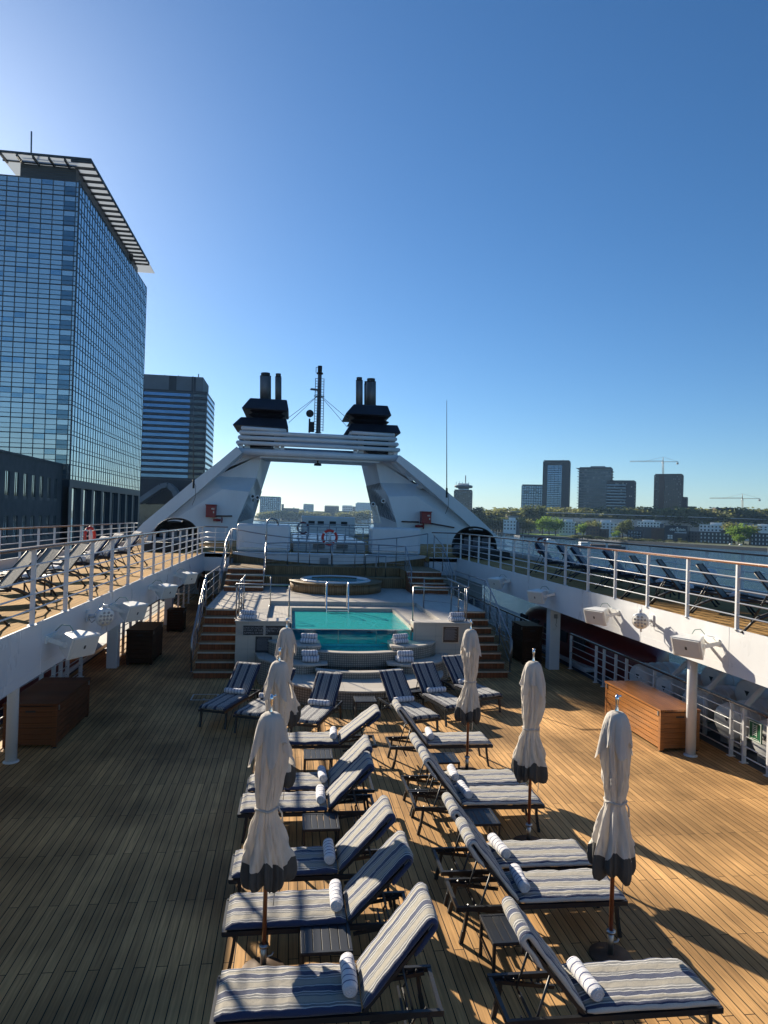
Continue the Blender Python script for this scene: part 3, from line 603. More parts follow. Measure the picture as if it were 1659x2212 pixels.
# ================================================================== STAINLESS HANDRAILS
def tube_rail(name, label, top, feet, mids=2, r=.024, mr=.009, cat='handrail', ends=True, group=None, mat_=None):
    """top: points of the top tube; feet: (point on the top line, foot z)."""
    mt = mat_ or M['steel']; t = thing(name, label, cat, (top[0][0], top[0][1], min(f[3] for f in feet)), 0, group)
    m = MB(); m.tube(top, r, 10); m.build('top_tube', mt, t, w=True)
    for x, y, zt, zf in feet:
        m = MB(); m.tube([(x, y, zf), (x, y, zt)], r*.82, 8); m.lathe([(.045, zf), (.045, zf+.012)], (x, y), 12); m.build('post', mt, t, w=True)
    for k in range(mids):
        f = (k+1)/(mids+1); fl = [(x, y, zf + (zt-zf)*f) for x, y, zt, zf in feet]
        m = MB(); m.tube(fl, mr, 6); m.build('wire_bar', mt, t, w=True)
    return t
# along the outer edges of the lower stairs
def sloped(x, s, label):
    zt = lambda y: (max(0, min(8, (y-19.3)/.36))*.2 if y < 22.4 else PZ) + 1.0
    ys = [19.62, 20.7, 21.8, 22.5, 24.6, 26.6]
    tube_rail('stair_handrail', label, [(x, 19.5, .45), (x, 19.5, zt(19.5))] + [(x, y, zt(y)) for y in (20.4, 21.3, 22.35, 26.7)], [(x, y, zt(y), max(0, zt(y)-1.0)) for y in ys], 3)
sloped(-2.62, -1, 'steel handrail up the outer side of the left pool stairs')
sloped(6.55, 1, 'steel handrail up the outer side of the right pool stairs')
tube_rail('pool_handrail', 'steel guard rail at the top of the left pool stairs by a towel stack', [(-1.52, 22.6, 1.6), (-1.5, 20.0, 2.55), (-1.5, 20.0, 2.6), (.02, 20.0, 2.6)], [(-1.48, 20.05, 2.58, PZ), (.02, 20.05, 2.6, PZ)], 0)
tube_rail('pool_handrail', 'left steel guard rail along the pool surround', [(-1.42, 20.05, 2.6), (-1.42, 22.9, 2.6), (-.62, 22.9, 2.6)], [(-1.42, 20.3, 2.6, PZ), (-1.42, 21.3, 2.6, PZ), (-1.42, 22.3, 2.6, PZ), (-.6, 22.9, 2.6, PZ)], 3)
tube_rail('pool_handrail', 'steel guard rail on the right front wall beside the pool', [(3.66, 20.02, 2.6), (5.3, 20.02, 2.6)], [(3.66, 20.02, 2.6, PZ), (5.3, 20.05, 2.6, PZ)], 0)
tube_rail('pool_handrail', 'right steel guard rail along the pool surround', [(4.55, 22.9, 2.6), (5.36, 22.9, 2.6), (5.36, 20.1, 2.6)], [(4.55, 22.9, 2.6, PZ), (5.36, 22.3, 2.6, PZ), (5.36, 21.3, 2.6, PZ), (5.36, 20.5, 2.6, PZ)], 3)
# landing edge rail that runs down the upper stairs
pts = [(-1.0, 27.3, 2.5), (-1.0, 28.95, 3.42)] + [(-1.0 + 5.9*k/10, 28.95 + (1.25)*min(1, k/1.5, (10-k)/1.5), 3.42) for k in range(1, 10)] + [(4.9, 28.95, 3.42), (4.9, 27.3, 2.5)]
tube_rail('landing_handrail', 'long steel handrail between the hot tub and the white coaming', pts, [(-1.0, 27.35, 2.52, PZ), (-1.0, 29.0, 3.42, 2.4)] + [(x, 30.2, 3.42, 2.4) for x in (-.1, .85, 1.85, 2.85, 3.9)] + [(4.9, 29.0, 3.42, 2.4), (4.9, 27.35, 2.52, PZ)], 3)
pts = [(-2.62 + 9.0*k/12, 31.25 + .35*(2*k/12-1)**2, 3.52 + .42*(2*k/12-1)**2) for k in range(13)]
tube_rail('coaming_handrail', 'sagging steel handrail in front of the two white lockers', pts, [(p[0], p[1], p[2], 2.4) for p in pts[::2]], 2)
tube_rail('upper_stair_handrail', 'steel handrail at the outer side of the upper left stairs', [(-2.62, 27.0, 2.5), (-2.62, 28.9, 3.5), (-2.62, 30.9, 3.9)], [(-2.62, 27.1, 2.55, PZ), (-2.62, 28.9, 3.5, 2.4), (-2.62, 30.8, 3.88, 2.4)], 3)
tube_rail('upper_stair_handrail', 'steel handrail at the outer side of the upper right stairs', [(6.52, 27.0, 2.5), (6.52, 28.9, 3.5), (6.52, 30.9, 3.9)], [(6.52, 27.1, 2.55, PZ), (6.52, 28.9, 3.5, 2.4), (6.52, 30.8, 3.88, 2.4)], 3)
tube_rail('tub_handrail', 'short bent steel handrail beside the right of the hot tub', [(3.3, 30.0, 2.0), (3.3, 30.0, 2.95), (4.15, 29.6, 2.95), (4.15, 29.6, 2.0)], [(3.75, 29.8, 2.95, 2.0)], 0)
tube_rail('locker_handrail', 'steel railing between the two white lockers that carries the red lifebuoy', [(.05, 32.7, 3.72), (3.75, 32.7, 3.72)], [(x, 32.7, 3.72, 2.85) for x in (.08, .75, 1.3, 1.9, 2.55, 3.15, 3.72)], 4)
# dark railings farther forward
def dark_rail(y, x0, x1, z, sag, label, posts, mids=3):
    p = [(x0+(x1-x0)*k/10, y - sag*(1-(2*k/10-1)**2), z) for k in range(11)]
    tube_rail('forward_railing', label, p, [(p[i][0], p[i][1], z, 3.362 if .05 < p[i][0] < 3.8 else UZ) for i in posts], mids, .03, .012, cat='railing', mat_=M['steel_dull'])
dark_rail(37.5, -.6, 4.4, 4.05, 1.2, 'curved dark railing behind the lifebuoy and the lockers', range(0, 11, 1))
dark_rail(43, -1.4, 4.9, 4.12, .2, 'straight railing under the funnel arch that carries a second lifebuoy', range(0, 11, 2))
# pool ladder
t = thing('pool_ladder', 'chrome ladder rails at the far edge of the pool', 'pool ladder', (1.65, 21.6, PZ))
for x in (1.28, 2.02):
    m = MB(); m.tube([(x, 23.1, .85), (x, 23.25, 1.5), (x, 23.4, 2.2), (x, 23.55, 2.36), (x, 23.75, 2.3), (x, 23.85, 2.1), (x, 23.86, PZ-.14)], .022, 10); m.build('ladder_rail', M['chrome'], t, w=True)
for z in (.85, 1.05, 1.25, 1.42):
    m = MB(); m.box(1.28, 2.02, 23.14, 23.26, z, z+.02); m.build('rung', M['steel_dull'], t, w=True)
# shower pipe
t = thing('outdoor_shower', 'tall bent steel shower pipe before the left white locker', 'shower', (-1.02, 29.6, 2.4))
m = MB(); m.tube([(-1.02, 29.6, 2.4), (-1.02, 29.6, 4.2), (-.99, 29.66, 4.36), (-.88, 29.8, 4.46), (-.74, 29.95, 4.46), (-.62, 30.1, 4.38), (-.55, 30.15, 4.24)], .032, 12); m.build('pipe', M['steel'], t, w=True)
m = MB(); m.lathe([(.05, 4.16), (.03, 4.2), (.025, 4.24)], (-.55, 30.15), 14); m.build('shower_head', M['steel'], t, w=True)
m = MB(); m.box(-1.06, -.98, 29.53, 29.57, 3.4, 3.52); m.build('valve', M['steel_dull'], t, w=True)

# ------------------------------------------------------------------ lifebuoys
def lifebuoy(x, y, z, r, label, face=(0, -1, 0), m1='ring_red', m2='ring_white'):
    t = thing('lifebuoy', label, 'lifebuoy', (x, y, z)); fx = Vector(face); q = fx.to_track_quat('Z', 'Y').to_matrix()
    def arc(a0, a1, rr, nn=40):
        m = MB(); m.tube([q @ Vector((r*math.cos(a0+(a1-a0)*k/nn), r*math.sin(a0+(a1-a0)*k/nn), 0)) for k in range(nn+1)], rr, 12); return m
    arc(0, 2*math.pi, .062).build('ring', M[m1], t)
    for k in range(4):
        a = math.pi/4 + k*math.pi/2 + .1; arc(a-.1, a+.1, .066, 6).build('tape_band', M[m2], t)
    m = MB(); 
    for k in range(4):
        a = math.pi/4 + k*math.pi/2 + .1; b = a + math.pi/2
        m.tube([q @ Vector(((r+.06)*math.cos(a), (r+.06)*math.sin(a), .02)), q @ Vector(((r+.1)*math.cos((a+b)/2), (r+.1)*math.sin((a+b)/2), .03)), q @ Vector(((r+.06)*math.cos(b), (r+.06)*math.sin(b), .02))], .008, 6)
    m.build('grab_line', M['grey'], t)
    m = MB(); m.tube([q @ Vector((0, .25, .03)), q @ Vector((0, -.2, .03))], .055, 10); m.box(-.03, .03, .04, .08, -r, r); m.build('bracket_light', M['ring_white'], t)
lifebuoy(1.84, 32.55, 3.62, .33, 'large red lifebuoy with white bands on the rail between the lockers')
lifebuoy(.75, 42.9, 3.86, .33, 'small distant lifebuoy behind the curved rail under the arch', m1='boat_red')
lifebuoy(-7.92, 28.6, 3.55, .33, 'red lifebuoy on the left outer railing behind the loungers', (1, -.3, 0))
lifebuoy(11.1, 29.4, 3.6, .33, 'dark red lifebuoy on the right outer railing beyond the far loungers', (-1, -.3, 0), 'boat_red')

# ------------------------------------------------------------------ white lockers
def locker(x0, x1, label):
    t = thing('deck_locker', label, 'locker', ((x0+x1)/2, 33.1, 2.85)); m = MB(); m.box(x0, x1, 32.6, 34.0, 2.86, 4.16); m.build('body', M['white'], t, w=True, bevel=.16, seg=5)
    m = MB(); m.box(x0+.12, x1-.12, 32.585, 32.6, 2.98, 3.06); m.build('plinth_strip', M['steel_dull'], t, w=True)
    m = MB(); m.box(x0+.05, x1-.05, 32.62, 33.95, 2.83, 2.862); m.build('foot', M['grey'], t, w=True)
locker(-2.5, -.0, 'left rounded white locker below the funnel arch')
locker(3.85, 6.25, 'right rounded white locker below the funnel arch')
t = thing('deck_house', 'low white house with vent louvres and flat pale roof behind the lifebuoy', 'deck house', (1.9, 44, UZ))
m = MB(); m.box(.15, 3.7, 34.2, 50, UZ, 3.30); m.box(.05, 3.8, 34.1, 50.1, 3.301, 3.36); m.build('walls', M['white'], t, w=True, bevel=.03)
for x in (1.15, 2.3):
    m = MB()
    for k in range(5): m.box(x-.02, x+.55, 34.15, 34.19, 2.95+.06*k, 2.98+.06*k)
    m.build('louvre', M['dark'], t, w=True)
t = thing('bridge_house', 'white house with a row of dark windows seen under the arch', 'deck house', (3.2, 62, UZ))
m = MB(); m.box(.9, 5.6, 60, 64, UZ, 4.62); m.build('walls', M['white'], t, w=True, bevel=.15, seg=4)
for x in (1.5, 2.3, 3.35, 4.35):
    m = MB(); m.box(x, x+.55, 59.97, 60.03, 3.85, 4.2); m.build('window', M['dark'], t, w=True, bevel=.02)

# ================================================================== FUNNEL ARCH
arch = thing('funnel_arch', 'tall white funnel arch with twin navy stacks spanning the deck', 'funnel', (1.8, 40, UZ))
qa = lambda zx, zy, Y: at(276.5+.25*zx, 967.75+.25*zy, Y)
qb = lambda zx, zy, Y: at(691.25+.25*zx, 967.75+.25*zy, Y)
Y0, Y1, YB = 38.2, 39.5, 42.5
def leg(q, P, side):
    m = MB()
    F = {}
    for k, (zx, zy, Y) in P.items(): F[k] = q(zx, zy, Y)
    for face in (('w1','w2','w3','w4','w5','w6'), ('w1','w2','m1','f1','f0','w6'), ('m1','m2','m3','w3','w2'), ('u1','u2','u3','u4'), ('u3','i1','i2','m3'), ('u4','u3','m3','m2'),
                 ('m3','i2','i3','w4','w3'), ('w4','i3','i4','w5')):
        m.add([F[k] for k in face], [tuple(range(len(face)))])
    # lit strip of web between panels and fin, with slots open to the sky
    A = [F['s1'], F['s2'], F['s3']]; B = [F['u1'], F['u4'], F['m1']]
    o = m.build('leg', M['whitefunnel'], arch, w=True)
    return F
PL = dict(w1=(490,560,Y0), w2=(820,355,Y0), w3=(1050,380,Y0), w4=(940,640,Y0), w5=(925,800,Y0), w6=(330,800,Y0), m1=(610,345,Y0+.6), f1=(180,715,Y0-.1), f0=(165,800,Y0-.1),
          m2=(690,240,Y1), m3=(1110,260,Y1), u1=(880,100,Y1), u2=(1000,40,Y1), u3=(1155,55,Y1), u4=(760,245,Y1), i1=(1245,80,YB), i2=(1150,380,YB), i3=(1090,600,YB), i4=(1050,800,YB), s1=(960,60,Y0), s2=(780,200,Y0), s3=(600,345,Y0))
PR = dict(w1=(1200,660,Y0), w2=(825,415,Y0), w3=(590,420,Y0), w4=(660,640,Y0), w5=(690,830,Y0), w6=(1270,830,Y0), m1=(1040,420,Y0+.6), f1=(1480,760,Y0-.1), f0=(1500,830,Y0-.1),
          m2=(845,310,Y1), m3=(520,300,Y1), u1=(740,170,Y1), u2=(660,90,Y1), u3=(475,90,Y1), u4=(820,312,Y1), i1=(345,95,YB), i2=(400,330,YB), i3=(450,560,YB), i4=(480,800,YB), s1=(705,80,Y0), s2=(860,250,Y0), s3=(1040,400,Y0))
FL = leg(qa, PL, -1); FR = leg(qb, PR, 1)
# outer raking fins: thick bars with a sloping lit face
def fin(q, outer, inner, Yf, th, name):
    m = MB()
    for (a0, b0), (a1, b1) in zip(zip(outer, inner), zip(outer[1:], inner[1:])):
        f = [q(*a0, Yf), q(*a1, Yf), q(*b1, Yf), q(*b0, Yf)]; m.solid(f, (0, th, 0))
    return m.build(name, M['whitefunnel'], arch, w=True)
fin(qa, [(20,770), (130,648), (545,300), (780,120), (940,-14)], [(150,770), (235,690), (610,372), (850,160), (985,40)], 37.9, 1.3, 'raking_fin')
fin(qb, [(690,62), (830,165), (1060,345), (1330,570), (1640,860)], [(660,112), (790,225), (1020,425), (1250,630), (1500,860)], 37.9, 1.3, 'raking_fin')
# web between fin and panels on the right: pierced by three slots
m = MB()
Pa = lambda t: (660+(1060-660)*t, 100+(455-100)*t); Pb = lambda t: (600+(985-600)*t, 108+(470-108)*t)
for t0, t1 in ((0, .30), (.40, .49), (.60, .68), (.80, 1.0)):
    a, b, c_, d_ = Pa(t0), Pa(t1), Pb(t1), Pb(t0); m.solid([qb(*a, 38.6), qb(*b, 38.6), qb(*c_, 38.9), qb(*d_, 38.9)], (0, .25, 0))
m.build('pierced_web', M['whitefunnel'], arch, w=True)
# corrugated inner lining of each leg
def corr(q, top, bot, n, name):
    m = MB()
    for k in range(n):
        f0, f1 = (k+.15)/n, (k+.7)/n
        P0, P1 = q(*top[0], top[2]), q(*top[1], top[3]); Q0, Q1 = q(*bot[0], bot[2]), q(*bot[1], bot[3])
        off = Vector((.04, 0, 0)) if q is qa else Vector((-.04, 0, 0))
        m.solid([P0.lerp(P1, f0)+off, P0.lerp(P1, f1)+off, Q0.lerp(Q1, f1)+off, Q0.lerp(Q1, f0)+off], -off*.8)
    m.build(name, M['steel_dull'], arch, w=True)
corr(qa, [(1112,262), (1152,380), Y1, YB], [(952,640), (1090,600), Y0, YB], 9, 'ribbed_lining')
corr(qb, [(518,302), (400,330), Y1, YB], [(655,640), (452,560), Y0, YB], 10, 'ribbed_lining')
# cross beams
qd = lambda zx, zy, Y: at(470+.2667*zx, 774.2+.2667*zy, Y)
def beam(p, q_, r, name, n=14):
    m = MB(); m.tube([p, q_], r, n); return m.build(name, M['whitefunnel'], arch, w=True)
beam(qd(165, 752, 38.6), qd(1475, 812, 38.6), .19, 'main_beam', 20)
m = MB(); a, b = qd(350, 800, 40), qd(1290, 842, 40); m.bar(a, b, 2.6, .26); m.build('beam_soffit', M['whitefunnel'], arch, w=True)
for (x0, y0, x1, y1) in ((190,598,1440,655), (180,638,1452,697), (165,680,1465,742)):
    for Y in (38.5, 41.5): beam(qd(x0, y0, 38.5) + Vector((0, Y-38.5, 0)), qd(x1, y1, 38.5) + Vector((0, Y-38.5, 0)), .115, 'louvre_beam')
    for xx, yy in ((x0, y0), (x1, y1)):
        p = qd(xx, yy, 38.5); beam(p, p + Vector((0, 3.0, 0)), .115, 'louvre_beam')
for (x0, y0, x1, y1) in ((205,562,545,585), (1085,600,1425,622)): 
    p, q_ = qd(x0, y0, 38.5), qd(x1, y1, 38.5); m = MB(); m.tube([p, q_, q_+Vector((0,3,0)), p+Vector((0,3,0)), p], .11, 12); m.build('louvre_beam', M['whitefunnel'], arch, w=True)
m = MB()
for x, y0, y1 in ((525, 700, 745), (1117, 735, 775), (190, 690, 750), (1440, 745, 805)): m.bar(qd(x, y0, 38.8), qd(x, y1, 38.8), .22, .3, up=(0, 1, 0))
for x0, x1, y0, y1 in ((230, 250, 560, 740), (470, 490, 575, 745), (1150, 1170, 620, 770), (1395, 1415, 625, 780)):
    p = qd((x0+x1)/2, y0, 38.9); q_ = qd((x0+x1)/2, y1, 38.9); m.bar(p, q_, .3, .3, up=(0, 1, 0))
m.build('strut', M['whitefunnel'], arch, w=True)
m = MB(); a, b, c_, d_ = qd(240, 612, 40.3), qd(1400, 664, 40.3), qd(1400, 722, 40.3), qd(240, 668, 40.3); m.solid([d_, c_, b, a], (0, .1, 0)); m.build('louvre_backing', M['whitefunnel'], arch, w=True)
# the dark cores behind the louvres, and the two navy hooded stacks
def core(xs, y0, y1, name):
    a, b = qd(xs[0], y0, 39.2), qd(xs[1], y0, 39.2); c_, d_ = qd(xs[2], y1, 39.2), qd(xs[3], y1, 39.2)
    m = MB(); m.solid([c_, d_, b, a], (0, 2.0, 0)); return m.build(name, M['funnel_navy'], arch, w=True)
core((240, 520, 235, 430), 560, 720, 'stack_core'); core((1110, 1400, 1215, 1390), 600, 775, 'stack_core')
def hood(xt0, xt1, yt0, yt1, xb0, xb1, yb0, yb1, name):
    A, B = qd(xt0, yt0, 38.9), qd(xt1, yt1, 38.9); C, D = qd(xb0, yb0, 38.4), qd(xb1, yb1, 38.4); dp, db = 2.6, 3.6
    vs = [A, B, D, C, A+Vector((0,dp,0)), B+Vector((0,dp,0)), D+Vector((0,db,0)), C+Vector((0,db,0))]
    m = MB(); m.add(vs, [(0,1,2,3),(5,4,7,6),(4,5,1,0),(1,5,6,2),(4,0,3,7),(3,2,6,7)]); m.build(name, M['funnel_navy'], arch, w=True, bevel=.09, seg=3)
def bellows(x0, x1, y0, y1, n, name):
    for k in range(n):
        a = y0 + (y1-y0)*k/n; b = y0 + (y1-y0)*(k+1)/n; c_ = (a+b)/2
        z = [qd((x0+x1)/2, q, 38.9).z for q in (a, c_, b)]; l, r_ = qd(x0, c_, 38.9).x, qd(x1, c_, 38.9).x
        m = MB(); vs = []
        for zz, o in zip(z, (.28, 0, .28)): vs += [(l+o, 38.9+o, zz), (r_-o, 38.9+o, zz), (r_-o, 41.5-o, zz), (l+o, 41.5-o, zz)]
        fs = [(0,1,2,3), (11,10,9,8)]
        for i in (0, 4): fs += [(i+j, i+(j+1) % 4, i+4+(j+1) % 4, i+4+j) for j in range(4)]
        m.add(vs, fs); m.build('bellows', M['funnel_navy'], arch, w=True)
hood(262, 562, 318, 334, 190, 578, 402, 424, 'stack_hood'); hood(188, 558, 472, 488, 115, 575, 538, 566, 'stack_hood')
bellows(245, 552, 400, 478, 2, 'l'); bellows(200, 545, 540, 566, 1, 'l')
hood(1105, 1380, 368, 382, 1036, 1413, 446, 466, 'stack_hood'); hood(1080, 1460, 525, 540, 1038, 1490, 588, 608, 'stack_hood')
bellows(1075, 1392, 444, 530, 2, 'r'); bellows(1095, 1425, 594, 615, 1, 'r')
def pipe(x0, x1, yt, yb, Y, name='exhaust_pipe'):
    a = qd((x0+x1)/2, yt, Y); b = qd((x0+x1)/2, yb+10, Y); r = (qd(x1, yt, Y).x - qd(x0, yt, Y).x)/2
    m = MB(); m.tube([b, a], r, 20); o = m.build(name, M['stack'], arch, w=True)
    m = MB(); d_ = (a-b).normalized(); m.tube([a, a + d_*.22], r*.82, 20); m.tube([a + d_*.02, a + d_*.05], r*1.02, 20); m.build('pipe_rim', M['soot'], o, w=True)
pipe(343, 434, 150, 325, 40.2); pipe(466, 518, 155, 330, 40.0); pipe(1120, 1176, 185, 372, 40.0); pipe(1203, 1283, 195, 378, 40.3); pipe(1187, 1215, 215, 376, 40.9)

# mast on the arch with its ladder and stays
t = thing('radio_mast', 'slim lattice-laddered mast with stays standing on the funnel arch', 'mast', tuple(qd(820, 605, 39.5)))
b_, t_ = qd(815, 605, 39.5), qd(830, 62, 39.5); sc_ = lambda f: b_.lerp(t_, f)
m = MB(); m.tube([sc_(0), sc_(.02), sc_(.9)], [.2, .13, .11], 12); m.build('pole', M['stack'], t, w=True)
m = MB(); m.tube([sc_(.88), sc_(.9)], .19, 12); m.tube([sc_(.9), sc_(1)], [.12, .13], 12); m.tube([sc_(.9)+Vector((-.22,0,0)), sc_(.98)+Vector((-.22,0,0)), sc_(.98)], .02, 6); m.build('lamp_head', M['dark'], t, w=True)
m = MB()
for s in (-1, 1): m.tube([sc_(.02)+Vector((s*.26, -.25, 0)), sc_(.8)+Vector((s*.24, -.25, 0))], .022, 6)
for k in range(20): m.tube([sc_(.04+.04*k)+Vector((-.26, -.25, 0)), sc_(.04+.04*k)+Vector((.26, -.25, 0))], .016, 5)
m.build('ladder', M['stack'], t, w=True)
m = MB(); m.tube([sc_(.55)+Vector((s_*.3*math.cos(0), 0, 0)) for s_ in (-1, 1)], .03, 6); m.box(0, 0, 0, 0, 0, 0); m.bar(sc_(.64), sc_(.645)+Vector((-.5, -.1, 0)), .3, .07); m.build('bracket', M['stack'], t, w=True)
for e in ((562, 490), (575, 522), (1085, 515), (1052, 558)):
    m = MB(); m.tube([sc_(.575), qd(e[0], e[1], 39.3)], .014, 5); m.build('stay', M['steel_dull'], t, w=True)
p = qd(742, 602, 39.2)
t = thing('signal_horn', 'small dark horn standing on the arch left of the mast', 'horn', tuple(p))
m = MB(); m.tube([p, p+Vector((0, 0, .8))], .05, 8); m.box(p.x-.02, p.x+.28, p.y-.1, p.y+.1, p.z+.05, p.z+.62); m.build('stand', M['dark'], t, w=True)
m = MB(); m.tube([p+Vector((0, -.3, 1.05)), p+Vector((0, -.1, 1.05)), p+Vector((0, .3, 1.05))], [.22, .16, .1], 14); m.build('bell', M['dark'], t, w=True)
p = qd(812, 826, 39.0)
t = thing('hanging_lamp', 'little lamp hanging under the middle of the arch beam', 'lamp', tuple(p))
m = MB(); m.tube([p+Vector((0,0,.1)), p+Vector((0,0,-.18))], .05, 8); m.build('stem', M['dark'], t, w=True)
m = MB(); m.lathe([(.22, p.z-.3), (.2, p.z-.2), (.07, p.z-.15)], (p.x, p.y), 12); m.build('shade', M['dark'], t, w=True)

# whip aerials
def aerial(px, y0, y1, ybase, Y, label):
    a, b, c_ = at(px, y0, Y), at(px, y1, Y), at(px, ybase, Y); t = thing('whip_aerial', label, 'aerial', tuple(c_))
    m = MB(); m.tube([b, a], [.03, .012], 6); m.build('whip', M['stack'], t, w=True)
    m = MB(); m.tube([c_, b + Vector((0, 0, .1))], .055, 8); m.build('base_insulator', M['dark'], t, w=True)
    m = MB(); m.tube([b, b+Vector((.12, 0, -.25)), c_+Vector((.1, 0, -.5)), c_+Vector((-.05, 0, -.9))], .012, 6); m.build('feed_cable', M['dark'], t, w=True)
aerial(965, 865, 1058, 1075, 37.2, 'thin dark whip aerial against the sky beside the right leg of the arch')
aerial(418, 815, 1040, 1055, 37.2, 'pale whip aerial in front of the left office block')

# fire hose boxes, hydrants and grab rails on the legs
def fire_box(q, x0, x1, y0, y1, label):
    a, b = q(x0, y0, 37.9), q(x1, y1, 37.9); t = thing('fire_hose_box', label, 'fire box', (a.x, 37.9, b.z))
    m = MB(); m.box(a.x, b.x, 37.55, 38.15, b.z, a.z); m.build('case', M['red'], t, w=True, bevel=.02)
    m = MB(); m.box(a.x-.03, b.x+.03, 37.5, 38.15, a.z-.003, a.z+.05); m.build('lid', M['red'], t, w=True, bevel=.01)
    c_ = (a.x+b.x)/2; dz = a.z-b.z
    m = MB(); m.box(c_+.05, c_+.2, 37.54, 37.549, b.z+dz*.66, b.z+dz*.69); m.box(c_+.05, c_+.2, 37.54, 37.549, b.z+dz*.74, b.z+dz*.77); m.box(c_+.05, c_+.08, 37.54, 37.549, b.z+dz*.69, b.z+dz*.74); m.build('marking', M['ring_white'], t, w=True)
    m = MB(); m.box(b.x-.12, b.x-.07, 37.52, 37.55, b.z+dz*.35, b.z+dz*.5); m.build('latch', M['steel_dull'], t, w=True)
fire_box(qa, 680, 760, 495, 600, 'red fire hose box on the left leg of the arch')
fire_box(qb, 872, 950, 555, 655, 'red fire hose box on the right leg of the arch')
def hydrant(q, x, y, label):
    p = q(x, y, 37.8); t = thing('fire_hydrant', label, 'hydrant', tuple(p)); m = MB(); m.tube([p+Vector((0,.35,0)), p+Vector((0,-.1,0))], .08, 10); m.tube([p+Vector((-.2,-.05,0)), p+Vector((.2,-.05,0))], .07, 10); m.build('valve_body', M['red'], t, w=True)
    m = MB(); m.tube([p+Vector((.26,-.05,0))+Vector((0, .14*math.cos(a), .14*math.sin(a))) for a in [k*math.pi/8 for k in range(17)]], .025, 6); m.build('hand_wheel', M['red'], t, w=True)
hydrant(qa, 770, 622, 'red hydrant valve below the left fire box'); hydrant(qb, 852, 675, 'red hydrant valve below the right fire box')
for q, x0, y0, x1, y1, l in ((qa, 760, 588, 900, 588, 'dark grab rail right of the left fire box'), (qb, 705, 635, 855, 640, 'dark grab rail left of the right fire box'), (qb, 950, 650, 1160, 688, 'dark sloping grab rail right of the right fire box')):
    a, b = q(x0, y0, 38.0), q(x1, y1, 38.0); t = thing('grab_rail', l, 'grab rail', tuple(a)); m = MB(); m.tube([a, b], .04, 8); m.build('bar', M['rail_dark'], t, w=True)
    for f in (.1, .5, .9):
        p = a.lerp(b, f); m = MB(); m.tube([p, p+Vector((0, .25, 0))], .02, 6); m.build('bracket', M['steel_dull'], t, w=True)
# searchlights clamped on the inner sides of the legs
for q, x, y, l in ((qa, 1078, 418, 'searchlight on the inner side of the left arch leg'), (qa, 1120, 428, 'farther searchlight on the left arch leg'), (qb, 545, 458, 'searchlight high on the right arch leg'), (qb, 458, 486, 'searchlight at the ribbed edge of the right arch leg')):
    p = q(x, y, 38.6); t = thing('searchlight', l, 'searchlight', tuple(p)); m = MB(); m.tube([p+Vector((0,-.1,0)), p+Vector((0,.15,0))], [.13, .08], 14); m.build('drum', M['white'], t, w=True)
    m = MB(); m.tube([p+Vector((0,-.11,0)), p+Vector((0,-.101,0))], .075, 14); m.build('lens', M['dark'], t, w=True)
    m = MB(); m.tube([p+Vector((0,.15,0)), p+Vector((.0,.5,-.25))], .05, 8); m.build('arm', M['steel_dull'], t, w=True)
t = thing('arch_ladder', 'steel step ladder leaning on the ribbed inner side of the right arch leg', 'ladder', tuple(qb(490, 640, 38.7)))
a, b = qb(462, 495, 38.7), qb(500, 650, 38.7); m = MB()
for s in (-.16, .16): m.bar(a+Vector((s,0,0)), b+Vector((s,0,0)), .04, .06)
m.build('side_rail', M['steel_dull'], t, w=True)
for k in range(14):
    p = a.lerp(b, (k+.5)/14); m = MB(); m.bar(p-Vector((.15,.03,0)), p+Vector((.15,-.03,0)), .1, .04); m.build('rung', M['steel'], t, w=True)

# ------------------------------------------------------------------ clamshell daybeds
def daybed(x, y, rz, label):
    t = thing('clamshell_daybed', label, 'daybed', (x, y, UZ), rz); m = MB()
    m.lathe([(1.0, .06), (1.06, .12), (1.06, .34), (1.0, .4)], n=40); m.build('base', M['wicker'], t)
    m = MB(); m.lathe([(.96, .4), (1.0, .46), (.98, .54), (.9, .57)], n=40); m.build('mattress', M['daycushion'], t)
    # hood: half dome at the back with an oval opening at its crown
    m = MB(); nu, nv_ = 28, 10; vs = []; fs = []
    for i in range(nu+1):
        a = math.pi*i/nu
        for j in range(nv_+1):
            b = (math.pi/2)*(j/nv_); vs.append((1.1*math.cos(a), 1.06*math.sin(a)*math.cos(b), .36 + 1.12*math.sin(a)**.8*math.sin(b)))
    for i in range(nu):
        for j in range(nv_):
            if 11 <= i <= 16 and 7 <= j <= 8: continue
            k = i*(nv_+1)+j; fs.append((k, k+1, k+nv_+2, k+nv_+1))
    m.smooth = True; m.add(vs, fs); h = m.build('hood', M['wicker'], t); sm = h.modifiers.new('thick', 'SOLIDIFY'); sm.thickness = .05
    m = MB(); m.tube([(1.1*math.cos(math.pi*i/28), -.02, .36 + 1.12*math.sin(math.pi*i/28)**.8) for i in range(29)], .035, 8); m.build('hood_rim', M['wicker'], t)
    for xx in (-.45, .0, .45):
        m = MB(); m.box(xx-.2, xx+.2, .45, .62, .58, .95); m.build('pillow', M['daycushion'], t, bevel=.07, seg=3)
daybed(-5.35, 33.4, R(25), 'round black wicker clamshell daybed on the left deck')
daybed(8.9, 32.6, R(-28), 'round black wicker clamshell daybed on the right deck')
def ottoman(x, y, label):
    t = thing('wicker_ottoman', label, 'ottoman', (x, y, UZ)); m = MB(); m.box(-.75, .75, -.4, .4, .02, .36); m.build('body', M['wicker'], t, bevel=.04); m = MB(); m.box(-.7, .7, -.36, .36, .362, .42); m.build('top', M['wicker'], t, bevel=.02)
ottoman(-5.7, 31.7, 'low black wicker table before the left daybed')
ottoman(9.3, 30.9, 'low black wicker table before the right daybed')
from mathutils import noise as mnoise
